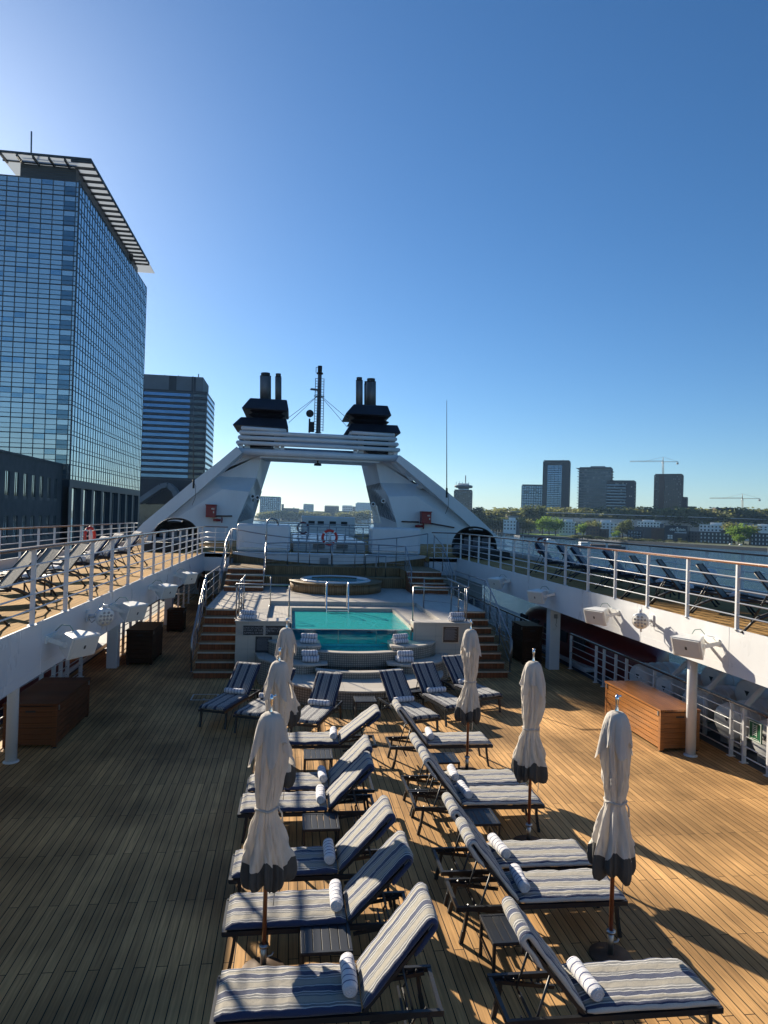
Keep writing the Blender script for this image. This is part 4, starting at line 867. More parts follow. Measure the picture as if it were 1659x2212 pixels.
# ================================================================== DECK FURNITURE
rnd = random.Random(11)
def cushion(path, w, t, name, m_, parent, v0=0.0, seed=0, amp=.008):
    """Soft pad swept along a side-view path of (x, z); u runs across it, v along it."""
    A = [-.5, -.485, -.44, -.3, -.1, .1, .3, .44, .485, .5]
    Hh = [.1, .62, .95, 1.0, 1.0, 1.0, 1.0, .95, .62, .1]
    pts = [Vector((x, 0, z)) for x, z in path]; vs = []; uvs = []; s = v0; K = len(A)*2
    rr = random.Random(seed); ph = [rr.uniform(0, 6) for _ in range(4)]
    for i, p in enumerate(pts):
        d = (pts[min(i+1, len(pts)-1)] - pts[max(i-1, 0)]).normalized(); nrm = Vector((-d.z, 0, d.x))
        if i: s += (p - pts[i-1]).length
        e = .45 if i in (0, len(pts)-1) else 1.0
        for side in (1, -1):
            for a, h in (zip(A, Hh) if side > 0 else zip(reversed(A), reversed(Hh))):
                b = side*t/2*h*e
                if side > 0: b += amp*math.sin(13*s+ph[0]+4*a)*math.cos(5*a*3+ph[1]) + amp*.6*math.sin(31*s+ph[2]+9*a)
                ww = w*(1 + .012*math.sin(9*s+ph[3]))
                vs.append(p + nrm*b + Vector((0, a*ww, 0))); uvs.append((a+.5, s))
    fs = []; fu = []
    for i in range(len(pts)-1):
        for k in range(K):
            k2 = (k+1) % K; f = (i*K+k, i*K+k2, (i+1)*K+k2, (i+1)*K+k); fs.append(f); fu.append([uvs[j] for j in f])
    for f in (tuple(reversed(range(K))), tuple((len(pts)-1)*K+k for k in range(K))): fs.append(f); fu.append([uvs[j] for j in f])
    m = MB(); m.smooth = True; m.add(vs, fs, fu); return m.build(name, m_, parent)
def lounger_mesh(label, group, fabric, ang, blen, hood, loc, rz, seed):
    jr = random.Random(seed*7+1); rz += R(jr.uniform(-1.3, 1.3)); fabric = fabric if isinstance(fabric, list) else fabric
    t = thing('sun_lounger', label, 'sun lounger', loc, rz, group)
    sl = 1.22; a = R(ang); hx, hz = sl+.02, .455
    cushion([(.0+sl*k/18, .437 - (.012 if k in (0,) else 0)) for k in range(19)], .62, .07, 'seat_cushion', fabric, t, seed=seed)
    ca, sa = math.cos(a), math.sin(a)
    pth = [(hx+ca*blen*k/12, hz+sa*blen*k/12) for k in range(13)]
    if hood:                                             # the cover folds over the top of the frame and hangs behind
        cx, cz = pth[-1]; off = .075
        for k in range(1, 8):
            q = math.pi*k/7; pth.append((cx + ca*.035*math.sin(q) + sa*off/2*(1-math.cos(q)), cz + sa*.035*math.sin(q) - ca*off/2*(1-math.cos(q))))
        bx, bz = pth[-1]
        for k in range(1, 6): pth.append((bx - ca*.055*k + .004*math.sin(k*2+seed), bz - sa*.055*k - .002*k))
    cushion(pth, .62, .058, 'back_cushion', fabric, t, v0=.1, seed=seed+50, amp=.006)
    # frame
    m = MB()
    for y in (-.29, .29): m.bar((-.03, y, .375), (1.93, y, .375), .035, .05)
    for x in (-.02, .62, 1.2, 1.91): m.bar((x, -.29, .375), (x, .29, .375), .035, .04)
    for k in range(7): m.bar((.1+k*.16, -.28, .392), (.1+k*.16, .28, .392), .045, .008)
    m.build('frame', M['black'], t)
    for x, e in ((.10, -.05), (1.80, .06)):
        for y in (-.29, .29):
            m = MB(); p = [(x, y, .38), (x+e*.2, y, .27), (x+e*.6, y, .13), (x+e*1.1, y, 0)]
            for u, v in zip(p, p[1:]): m.bar(u, v, .034, .045)
            m.build('leg', M['black'], t)
    m = MB()
    for y in (-.27, .27): m.bar((hx, y, .40), (hx+ca*blen*.97 + sa*.03, y, .40+sa*blen*.97 - ca*.02), .035, .03)
    for f in (.03, .35, .65, .96): m.bar((hx+ca*blen*f+sa*.02, -.27, .40+sa*blen*f-ca*.02), (hx+ca*blen*f+sa*.02, .27, .40+sa*blen*f-ca*.02), .03, .02)
    m.build('back_frame', M['black'], t)
    m = MB(); bx, bz = hx+ca*blen*.55+sa*.03, .40+sa*blen*.55-ca*.03
    for y in (-.24, .24): m.tube([(bx, y, bz), (bx+.13, y, .30), (bx+.10, y, .24)], .012, 6)
    m.tube([(bx+.10, -.24, .24), (bx+.10, .24, .24)], .012, 6); m.build('support_bow', M['black'], t)
    m = MB()
    for y in (-.25, .25):
        m.bar((1.30, y, .28), (1.86, y, .36), .02, .035)
        for k in range(5): m.bar((1.40+.09*k, y, .30+.013*k), (1.43+.09*k, y, .345+.013*k), .02, .014)
    m.bar((1.62, -.29, .22), (1.62, .29, .22), .02, .02); m.build('ratchet_bar', M['black'], t)
    return t
G_L = 'loungers of the left row, feet to the left'; G_R = 'loungers of the right row, feet to the right'; G_P = 'loungers in front of the pool'
L_ = [(6.10, 52, .88, 'nearest lounger of the left row, striped cover, at the bottom of the photo', -.50), (7.36, 46, .84, 'left-row lounger second from the bottom, just beyond a navy side table', -.53), (8.36, 47, .82, "left-row lounger third from the bottom, its foot behind the nearest left umbrella's hem", -.55),
      (10.10, 46, .80, 'left-row lounger fourth from the bottom, nearer one of the middle pair', -.58), (10.86, 46, .80, 'left-row lounger farther one of the middle pair, mostly behind the umbrella', -.52), (12.95, 38, .85, 'farthest lounger of the left row with a low back, near the pool', -.22)]
for k, (y, a, bl, lb, fx) in enumerate(L_): lounger_mesh(lb, G_L, M['fabric'], a, bl, k > 0 or True, (fx, y, 0), 0, 3*k+1)
R_ = [(5.88, 52, .80, 'nearest lounger of the right row at the bottom right', 3.86), (7.56, 52, .80, 'right-row lounger second from the bottom, beside the near umbrella pole', 3.84), (8.32, 52, .80, 'right-row lounger third from the bottom, pressed against its neighbour', 3.84),
      (10.12, 52, .78, 'right-row lounger nearer one of the middle pair', 3.85), (10.84, 52, .78, 'right-row lounger farther one of the middle pair', 3.84), (12.82, 52, .80, 'farthest lounger of the right row, before the poolside loungers', 3.86)]
for k, (y, a, bl, lb, fx) in enumerate(R_): lounger_mesh(lb, G_R, M['fabric'], a, bl, True, (fx, y, 0), math.pi, 3*k+31)
P_ = [(-1.55, 15.02, 70, 'leftmost navy striped lounger by the pool, beside the left stairs'), (-.78, 14.55, 68, 'navy striped lounger hidden behind the left umbrellas, second from left'), (.38, 13.98, 72, 'navy striped lounger left of the small middle table, facing the camera'),
      (2.97, 14.2, 107, 'navy striped lounger right of the small middle table, facing the camera'), (3.86, 15.02, 105, 'navy striped lounger between two others right of the pool basin'), (4.88, 15.92, 107, 'rightmost navy striped lounger by the pool, behind an umbrella')]
for k, (x, y, a, lb) in enumerate(P_): lounger_mesh(lb, G_P, M['fabric_navy'], 41, .88, False, (x, y, 0), R(a), 5*k+71)

# rolled towels
def towel_roll(label, loc, rz, ln=.52, r=.078, group=None, seed=0):
    t = thing('rolled_towel', label, 'towel', loc, rz, group); rr = random.Random(seed); n, K = 22, 20; vs = []; uv = []
    p1, p2 = rr.uniform(0, 6), rr.uniform(0, 6)
    for i in range(n+1):
        y = -ln/2 + ln*i/n; e = 1 - .10*(abs(2*i/n-1)**8)
        for k in range(K):
            a = 2*math.pi*k/K; q = r*e*(1 + .035*math.sin(3*a+p1+6*i/n) + .022*math.sin(19*i/n+p2))
            vs.append((q*math.cos(a)*1.03, y, r + q*math.sin(a)*(.96 if math.sin(a) > 0 else .93))); uv.append((k/K, i/n*ln + rr.uniform(-.002, .002)))
    fs = []; fu = []
    for i in range(n):
        for k in range(K):
            k2 = (k+1) % K; f = (i*K+k, (i+1)*K+k, (i+1)*K+k2, i*K+k2); fs.append(f); fu.append([uv[j] for j in f])
    for f in (tuple(range(K)), tuple(n*K+k for k in reversed(range(K)))): fs.append(f); fu.append([(0, .02)]*K)
    m = MB(); m.smooth = True; m.add(vs, fs, fu); m.build('roll', M['towel'], t)
    for s in (-1, 1):
        m = MB(); pts = []
        for k in range(34):
            a = k*.42; q = r*.88*(1 - k/36); pts.append((q*math.cos(a), s*(ln/2+.002), r + q*math.sin(a)*.95))
        m.tube(pts, .0052, 5); m.build('spiral_end', M['towel'], t)
    return t
GT = 'rolled towels on the loungers'
ords = ['nearest', 'second', 'third', 'fourth', 'fifth', 'farthest']
for k, (y, a, bl, lb, fx) in enumerate(L_): towel_roll('rolled white towel on the %s lounger of the left row' % ords[k], (fx+1.13, y+rnd.uniform(-.03, .03), .475), R(rnd.uniform(-7, 4)), .45, .066, GT, k)
for k, (y, a, bl, lb, fx) in enumerate(R_): towel_roll('rolled white towel on the %s lounger of the right row' % ords[k], (fx-1.13, y+rnd.uniform(-.03, .03), .475), R(rnd.uniform(-4, 7)), .45, .066, GT, k+20)
pn = ['leftmost', 'second', 'third', 'fourth', 'fifth', 'rightmost']
for k, (x, y, a, lb) in enumerate(P_):
    towel_roll('rolled white towel on the %s lounger by the pool' % pn[k], (x+1.12*math.cos(R(a)), y+1.12*math.sin(R(a)), .475), R(a+rnd.uniform(-3, 3)), .47, .064, GT, k+40)
def towel_stack(x, y, z, rz, where, ln=.44, r=.072):
    c, s = math.cos(rz), math.sin(rz)                   # rolls lie along the local y
    for k, (dx, dz, nm) in enumerate(((-r*1.04, 0, 'lower front'), (r*1.04, 0, 'lower rear'), (0, r*1.72, 'top'))):
        o = rnd.uniform(-.03, .03)
        towel_roll('%s rolled towel in the stack on the %s' % (nm, where), (x + c*dx - s*o, y + s*dx + c*o, z+dz), rz, ln, r, 'stacked towels round the pool', k+int(abs(x)*100))
towel_stack(-1.12, 19.98, PZ, R(70), 'left end of the pool wall'); towel_stack(4.98, 20.0, PZ, R(105), 'right end of the pool wall')
towel_stack(.62, 19.15, 1.08, R(78), 'upper left ledge by the glass'); towel_stack(3.16, 19.2, 1.08, R(112), 'upper right ledge by the glass')
towel_stack(.62, 18.45, .71, R(88), 'lower left ledge of the basin', .42, .085); towel_stack(3.18, 18.42, .71, R(92), 'lower right ledge of the basin', .42, .085)

# side tables
def side_table(x, y, rz, label):
    t = thing('side_table', label, 'side table', (x, y, 0), rz, 'navy slatted side tables'); m = MB(); h = .25
    for a, b, c_, d_ in ((-h, h, -h, -h+.035), (-h, h, h-.035, h), (-h, -h+.035, -h+.035, h-.035), (h-.035, h, -h+.035, h-.035)): m.box(a, b, c_, d_, .39, .425)
    m.build('top_frame', M['navy'], t, bevel=.004)
    m = MB()
    for k in range(5): m.box(-h+.037 + k*.0855, -h+.037 + k*.0855+.079, -h+.037, h-.037, .405, .421)
    m.build('slats', M['navy'], t, bevel=.003)
    for sx in (-1, 1):
        for sy in (-1, 1):
            m = MB(); m.bar((sx*(h-.02), sy*(h-.02), 0), (sx*(h-.02), sy*(h-.02), .392), .03, .03); m.build('leg', M['black'], t)
    for s in (-1, 1): m = MB(); m.bar((s*(h-.02), -h+.02, .2), (s*(h-.02), h-.02, .2), .018, .022); m.build('stretcher', M['black'], t)
for x, y, rz, lb in ((.47, 6.86, 0, 'navy slatted side table nearest the camera in the left row'), (.53, 9.46, 0, 'navy slatted side table in the middle of the left row'), (.60, 12.14, 0, 'farthest navy side table of the left row'),
                     (2.36, 6.85, 0, 'navy slatted side table nearest the camera in the right row'), (2.76, 9.46, 0, 'navy slatted side table in the middle of the right row'), (2.78, 11.84, 0, 'farthest navy side table of the right row'),
                     (1.82, 15.75, 0, 'small dark table in front of the curved pool bench'), (3.05, 16.6, R(12), 'small dark table between the two right poolside loungers'), (-.15, 15.75, R(-20), 'small dark table between two left poolside loungers, half hidden')): side_table(x, y, rz, lb)

# ------------------------------------------------------------------ closed umbrellas
def umbrella(x, y, rz, label, seed, flap=1.0, low=.95, tilt=0.0):
    t = thing('closed_umbrella', label, 'umbrella', (x, y, 0), rz, 'closed beige umbrellas'); rr = random.Random(seed); N_ = 64
    m = MB(); m.tube([(0, 0, .27), (0, 0, 2.6)], .023, 12); m.build('pole', M['polewood'], t)
    m = MB(); m.tube([(0, 0, .02), (0, 0, .28)], .032, 12); m.lathe([(.05, .25), (.05, .275)], n=14); m.tube([(.03, 0, .14), (.085, 0, .14), (.1, 0, .17)], .011, 8); m.build('sleeve', M['steel_dull'], t)
    m = MB(); m.lathe([(.22, .004), (.22, .016), (.06, .028)], n=28); m.build('base_plate', M['basebrown'], t)
    m = MB(); m.lathe([(.028, 2.58), (.022, 2.62), (.013, 2.66), (.016, 2.71), (.022, 2.74), (.009, 2.79)], n=12); m.tube([(.0, 0, 2.76), (.05, 0, 2.77)], .012, 6); m.build('finial', M['chrome'], t)
    ph = rr.uniform(0, 6); p2 = rr.uniform(0, 6); N_ = 128; nf = 9
    fa = [rr.uniform(.55, 1.3) for _ in range(nf)]; fo = [rr.uniform(-.16, .16) for _ in range(nf)]
    prof = [(2.60, .05), (2.57, .10), (2.5, .135), (2.42, .155), (2.35, .165), (2.25, .172), (2.15, .178), (2.05, .174), (1.95, .166), (1.87, .158), (1.8, .146), (1.73, .138), (1.69, .131), (1.66, .127), (1.63, .129), (1.58, .138), (1.5, .152), (1.42, .176), (1.34, .198), (1.26, .220), (1.20, .232), (1.15, .242)]
    def crease(a, z):                                    # sharp pleats that wander a little with height
        v = (a + .10*math.sin(z*3.1+p2) + .06*math.sin(z*7.3+ph))/(2*math.pi)*nf % nf; k = int(v) % nf; f = v - int(v)
        q = abs(f - .5 - fo[k]*.5)*2; return fa[k]*((1-min(1, q))**.8) - .5
    def fold(a, z):
        k = min(1, max(.15, (2.52-z)/.35)); g = .46*k*crease(a, z) + .10*k*(mnoise.noise((math.cos(a)*2.2+ph, math.sin(a)*2.2, z*3.0+p2)) + .6*mnoise.noise((math.cos(a)*5+p2, math.sin(a)*5, z*7.0))) + .08*k*math.cos(21*a + p2 + 4*math.sin(z*5)) + .045*k*math.cos(37*a + 5*math.sin(z*3+p2)) + .06*math.sin(2*a+z*2.3+ph)
        if abs(z-1.655) < .12: g *= .5
        return 1 + g
    def bow(z): return .022*math.sin(z*4+p2), .018*math.sin(z*3.3+ph)
    def hemz(a): return low + .20 + .05*math.cos(4*a+ph) + .03*math.cos(9*a+p2)
    vs = []
    prof = [(z, r*(.84 if z < 1.55 else .78)) for z, r in prof]
    for z, r in prof:
        dx, dy = bow(z)
        for k in range(N_):
            a = 2*math.pi*k/N_; q = r*fold(a, z); zz = z if z > 1.4 else z + (hemz(a)-1.15)*((1.4-z)/.25)**1.5*.8
            vs.append((q*math.cos(a)+dx, q*math.sin(a)+dy, zz))
    fs = [(i*N_+k, (i+1)*N_+k, (i+1)*N_+(k+1) % N_, i*N_+(k+1) % N_) for i in range(len(prof)-1) for k in range(N_)]
    m = MB(); m.smooth = True; m.add(vs, fs); m.add([vs[k] for k in range(N_)], [tuple(range(N_))]); m.build('canopy', M['canvas'], t)
    last = vs[-N_:]; hv = []
    for f, rs in ((0, 1.004), (.25, 1.03), (.5, 1.05), (.75, 1.02), (1, .93), (1.12, .75)):
        for k in range(N_):
            a = 2*math.pi*k/N_; p = last[k]; zb = low + .03*math.cos(4*a+ph+1.2) + .035*crease(a+.2, 1.1)
            zz = p[2] + (zb-.02-p[2])*f; g = rs*(1 + .07*f*math.cos(13*a+p2)); hv.append((p[0]*g, p[1]*g, zz))
    fs = [(i*N_+k, (i+1)*N_+k, (i+1)*N_+(k+1) % N_, i*N_+(k+1) % N_) for i in range(5) for k in range(N_)]
    m = MB(); m.smooth = True; m.add(hv, fs); m.build('hem_band', M['hem'], t)
    # upper cap that drapes over the folded canopy in pointed corners
    vs = []; cp = [(2.605, .04), (2.60, .085), (2.575, .122), (2.53, .148), (2.47, .166), (2.41, .178), (2.35, .188), (2.29, .197), (2.24, .204)]
    cp = [(z, r*.82) for z, r in cp]
    for z, r in cp:
        f = min(1, max(0, (2.58-z)/.34))
        for k in range(N_):
            a = 2*math.pi*k/N_; c4 = math.cos(4*a+ph*.5 + .25*math.sin(2*a+p2)); cc = crease(a*1.0+.35, z*1.3)
            q = r*(1 + f*flap*(.24*max(0, c4)**2.2 - .05) + .32*f*cc + .12*f*mnoise.noise((math.cos(a)*3+p2, math.sin(a)*3, z*6.0)) + .035*f*math.cos(21*a+ph+3*math.sin(z*9)))
            vs.append((q*math.cos(a), q*math.sin(a), z - f*f*flap*(.10*max(-.5, c4) + .02*math.cos(9*a+p2)) - .05*f*cc))
    fs = [(i*N_+k, (i+1)*N_+k, (i+1)*N_+(k+1) % N_, i*N_+(k+1) % N_) for i in range(len(cp)-1) for k in range(N_)]
    m = MB(); m.smooth = True; m.add(vs, fs); m.add(vs[:N_], [tuple(range(N_))]); m.build('top_flap', M['canvas'], t)
    m = MB(); dx, dy = bow(1.655); m.tube([(.112*math.cos(2*math.pi*k/24)*fold(2*math.pi*k/24, 1.655)**.5+dx, .112*math.sin(2*math.pi*k/24)*fold(2*math.pi*k/24, 1.655)**.5+dy, 1.655+.008*math.sin(k)) for k in range(25)], .013, 6)
    m.tube([(.08, -.07, 1.66), (.12, -.08, 1.6), (.13, -.08, 1.5)], .009, 6); m.build('tie_band', M['canvas'], t)
    m = MB(); m.tube([(.05, -.1, low+.06), (.055, -.11, low-.1), (.05, -.1, low-.24)], .005, 5); m.build('cord', M['canvas'], t)
    return t
umbrella(-.14, 7.03, R(20), 'nearest closed beige umbrella on the left side of the loungers', 1, 1.7, .94)
umbrella(-.10, 9.5, R(70), 'middle closed umbrella on the left, overlapped by the nearest one', 2, 1.5, .94)
umbrella(-.02, 12.3, R(40), 'farthest left closed umbrella, in front of the pool wall', 3, 1.4, .94)
umbrella(3.52, 6.95, R(10), 'nearest closed beige umbrella on the right, before the sunlit chest', 4, 1.0, .95)
umbrella(3.52, 9.5, R(55), 'middle closed umbrella on the right, between the other two', 5, 1.1, .97)
umbrella(3.34, 12.3, R(95), 'farthest right closed umbrella, before the right pool stairs', 6, 1.2, .97)

# ------------------------------------------------------------------ deck chests
def chest(x0, x1, y0, y1, h, label, side, mats, name='deck_chest'):
    t = thing(name, label, 'storage chest', ((x0+x1)/2, (y0+y1)/2, 0)); b, lid_, e_ = mats; n = 7
    m = MB(); m.box(x0+.04, x1-.04, y0+.04, y1-.04, .06, h-.05); m.build('lining', M['dark'], t, w=True)
    dz = (h-.13)/n
    for xx in (x0, x1-.022):
        m = MB()
        for k in range(n): z0 = .07+dz*k; m.box(xx+.002, xx+.022, y0+.075, y1-.075, z0, z0+dz-.012)
        m.build('side_slats', b, t, w=True, bevel=.004)
    for yy in (y0, y1-.022):
        m = MB()
        for k in range(n): z0 = .07+dz*k; m.box(x0+.075, x1-.075, yy+.002, yy+.022, z0, z0+dz-.004)
        m.build('end_panel', e_, t, w=True)
    for xx in (x0, x1-.075):
        for yy in (y0, y1-.075):
            m = MB(); m.box(xx-.006, xx+.081, yy-.006, yy+.081, .03, h-.045); m.build('corner_post', e_, t, w=True, bevel=.005)
            m = MB(); m.lathe([(.035, 0), (.035, .03)], (xx+.04, yy+.04), 12); m.build('castor', M['dark'], t, w=True)
    m = MB(); m.box(x0-.02, x1+.02, y0-.02, y1+.02, h-.042, h); m.build('lid', lid_, t, w=True, bevel=.006)
    m = MB(); xx = (x0+x1)/2; m.box(xx-.09, xx+.09, y0-.002, y0+.004, h-.17, h-.135); m.build('hand_slot', M['dark'], t, w=True)
    s = x0 if side > 0 else x1
    for yy in (y0+.09, y1-.09): m = MB(); m.box(s-.02, s+.02, yy-.02, yy+.02, h-.14, h-.05); m.build('hasp', M['steel_dull'], t, w=True)
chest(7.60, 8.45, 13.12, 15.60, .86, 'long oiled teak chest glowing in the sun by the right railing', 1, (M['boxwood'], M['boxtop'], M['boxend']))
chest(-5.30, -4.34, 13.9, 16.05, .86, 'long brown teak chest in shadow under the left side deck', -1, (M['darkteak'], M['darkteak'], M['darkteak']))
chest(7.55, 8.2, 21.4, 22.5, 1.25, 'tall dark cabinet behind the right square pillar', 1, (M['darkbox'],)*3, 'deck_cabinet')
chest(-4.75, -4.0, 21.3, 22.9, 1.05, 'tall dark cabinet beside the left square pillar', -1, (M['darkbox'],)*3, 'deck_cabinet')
chest(-4.6, -4.0, 27.2, 27.9, .85, 'small dark bin far along the left passage', -1, (M['darkbox'],)*3, 'deck_bin')

# ------------------------------------------------------------------ upper deck loungers with slings
def sling_lounger(x, y, rz, label, group, pad=None, seed=0):
    t = thing('sling_lounger', label, 'sun lounger', (x, y, UZ), rz, group); a = R(52); ca, sa = math.cos(a), math.sin(a); sl, bl = 1.25, .82
    m = MB(); m.box(0, sl, -.28, .28, .375, .388); m.build('seat_sling', M['sling'], t)
    m = MB(); m.bar((sl, 0, .385), (sl+ca*bl, 0, .385+sa*bl), .56, .012); m.build('back_sling', M['sling'], t)
    m = MB()
    for y_ in (-.30, .30):
        m.tube([(-.02, y_, .37), (.3, y_, .385), (sl+.05, y_, .385)], .02, 8); m.tube([(sl, y_, .39), (sl+ca*bl, y_, .39+sa*bl)], .018, 8)
        m.tube([(-.15, y_, 0), (.0, y_, .2), (.25, y_, .34), (.6, y_, .40), (1.0, y_, .46), (1.4, y_, .40), (1.75, y_, .22), (1.92, y_, 0)], .022, 8)
    for xx, zz in ((-.02, .37), (.62, .37), (sl, .37), (sl+ca*bl, .39+sa*bl)): m.tube([(xx, -.30, zz), (xx, .30, zz)], .016, 8)
    m.build('frame', M['black'], t)
    for y_ in (-.24, .24): m = MB(); m.tube([(sl+ca*bl*.55, y_, .38+sa*bl*.55), (1.8, y_, .2)], .012, 6); m.build('back_prop', M['black'], t)
    for xx in (-.15, 1.92):
        for y_ in (-.30, .30):
            m = MB(); m.lathe([(.028, 0), (.028, .03)], (xx, y_), 10); m.build('foot_cap', M['dark'], t)
    if pad:
        cushion([(sl*k/12, .42) for k in range(13)], .55, .055, 'seat_cushion', pad, t, seed=seed)
        cushion([(sl+.02-sa*.035+ca*bl*1.0*k/9, .42+ca*.03+sa*bl*1.0*k/9) for k in range(10)], .55, .05, 'back_cushion', pad, t, seed=seed+9)
    return t
GU, GV = 'loungers on the left side deck', 'loungers on the right side deck'
for k, (x, y, pad, lb) in enumerate(((-6.36, 22.6, 1, 'farthest cushioned lounger on the left side deck, nearest the daybed'), (-6.3, 20.0, 1, 'middle cushioned lounger on the left side deck'), (-6.15, 17.6, 1, 'nearest cushioned lounger on the left side deck'),
        (-5.95, 15.2, 0, 'bare grey sling lounger next to the cushioned ones on the left deck'), (-5.85, 13.1, 0, 'bare grey sling lounger second from the left edge of the photo'), (-5.8, 11.6, 0, 'bare grey sling lounger at the left edge of the photo'), (-5.8, 9.9, 0, 'bare sling lounger cut by the left edge of the photo'))):
    a = R(40 + 3*math.sin(k*2.1)); sling_lounger(x, y, a, lb, GU, M['fabric'] if pad else None, k)
    towel_roll('rolled towel on the %s lounger of the left side deck' % ['farthest', 'second farthest', 'third', 'fourth', 'fifth', 'sixth', 'nearest'][k], (x+1.1*math.cos(a), y+1.1*math.sin(a), UZ+(.46 if pad else .395)), a, .45, .07, 'towels on the side deck loungers', k+60)
for k, (x, y, pad, lb) in enumerate(((10.0, 22.1, 1, 'farthest navy cushioned lounger on the right side deck'), (10.0, 20.1, 1, 'second farthest navy cushioned lounger on the right side deck'), (9.8, 18.6, 1, 'navy cushioned lounger third from the far end on the right deck'), (10.0, 16.9, 1, 'nearest navy cushioned lounger on the right side deck'),
        (9.6, 14.6, 0, 'bare sling lounger just nearer than the cushioned ones on the right deck'), (9.5, 13.2, 0, 'bare sling lounger in the middle of the right rail, back upright'), (9.5, 11.7, 0, 'bare sling lounger second from the right edge of the photo'), (9.3, 9.7, 0, 'bare tan sling lounger cut by the right edge of the photo'))):
    a = R(140 + 3*math.sin(k*1.7)); sling_lounger(x, y, a, lb, GV, M['fabric_navy'] if pad else None, k+20)
    towel_roll('rolled towel on the %s lounger of the right side deck' % ['farthest', 'second', 'third', 'fourth', 'fifth', 'sixth', 'seventh', 'nearest'][k], (x+1.1*math.cos(a), y+1.1*math.sin(a), UZ+(.46 if pad else .395)), a, .45, .07, 'towels on the side deck loungers', k+80)
def small_table(x, y, label):
    t = thing('side_table', label, 'side table', (x, y, UZ), 0, 'small tables on the side decks'); m = MB(); m.box(-.22, .22, -.22, .22, .40, .425); m.build('top', M['grey'], t, bevel=.006)
    for sx in (-1, 1):
        for sy in (-1, 1): m = MB(); m.bar((sx*.19, sy*.19, 0), (sx*.19, sy*.19, .4), .028); m.build('leg', M['black'], t)
small_table(9.3, 15.9, 'small table between loungers in the middle of the right side deck'); small_table(10.2, 11.2, 'small table near the right edge of the photo'); small_table(-5.0, 14.6, 'small table between bare loungers on the left side deck')

# dome lamps along the bulwarks
def dome_lamp(x, y, label):
    t = thing('dome_lamp', label, 'lamp', (x, y, UZ), 0, 'white dome lamps at the outer railings'); m = MB(); m.tube([(0, 0, 0), (0, 0, .42)], .03, 8); m.build('stem', M['white'], t)
    m = MB(); m.sphere((0, 0, .55), .17, 18, 10, .95); m.build('globe', M['white'], t); m = MB(); m.lathe([(.19, .56), (.19, .59)], n=18); m.build('band', M['grey'], t)
for x, y, lb in ((10.9, 21.8, 'farthest white dome lamp by the right outer railing'), (10.9, 16.6, 'middle white dome lamp by the right outer railing'), (10.9, 12.3, 'nearest white dome lamp by the right outer railing'), (-7.75, 17.2, 'white dome lamp by the left outer railing')): dome_lamp(x, y, lb)

# ------------------------------------------------------------------ raft canisters and lifeboats outboard
def raft(x, y, z, rz, label):
    t = thing('raft_canister', label, 'life raft', (x, y, z), rz, 'white life raft canisters'); q = Matrix.Rotation(R(90), 3, 'Y')
    def lay(prof, nm, mt):
        m = MB(); m.lathe(prof, n=28); m.v = [tuple(q @ Vector(p)) for p in m.v]; return m.build(nm, mt, t)
    lay([(.30, -.66), (.37, -.62), (.39, -.5), (.39, .5), (.37, .62), (.30, .66)], 'barrel', M['raft'])
    for h in (-.34, -.12, .12, .34): lay([(.395, h-.025), (.41, h), (.395, h+.025)], 'hoop', M['raft'])
    m = MB(); m.box(-.5, .5, -.3, .3, -.52, -.36); m.build('cradle', M['grey'], t)
    m = MB(); m.add([(-.668, -.07, .12), (-.668, .07, .12), (-.668, 0, 0)], [(0, 1, 2)]); m.add([(-.02, -.398, .16), (.14, -.398, .16), (.06, -.403, .02)], [(0, 1, 2)]); m.build('mark', M['navy'], t)
for x, y, z, lb in ((9.85, 12.3, .52, 'nearest white raft canister behind the escape sign'), (9.9, 13.55, .52, 'white raft canister beside the round white post'), (9.9, 14.8, .52, 'white raft canister behind the middle of the teak chest'), (9.95, 16.1, .52, 'white raft canister beyond the far end of the teak chest'), (9.95, 17.4, .52, 'farthest white raft canister on the right'),
                    (10.9, 13.0, .85, 'nearest canister of the outer upper row of rafts'), (10.9, 14.3, .85, 'middle canister of the outer upper row of rafts'), (10.95, 15.7, .85, 'far canister of the outer upper row of rafts')): raft(x, y, z, R(12), lb)
for k, y in enumerate((11.6, 12.9, 14.2, 15.6)):
    t = thing('davit_arm', ('nearest', 'second', 'third', 'farthest')[k] + ' slanted white pipe over the raft canisters', 'davit', (9.3, y, 0)); m = MB(); m.tube([(9.25, y, .9), (11.2, y+.9, 2.0)], .06, 10); m.build('pipe', M['white'], t, w=True)
    m = MB(); m.tube([(9.3, y+.03, 0), (9.3, y+.03, .95)], .05, 8); m.build('stand', M['white'], t, w=True)
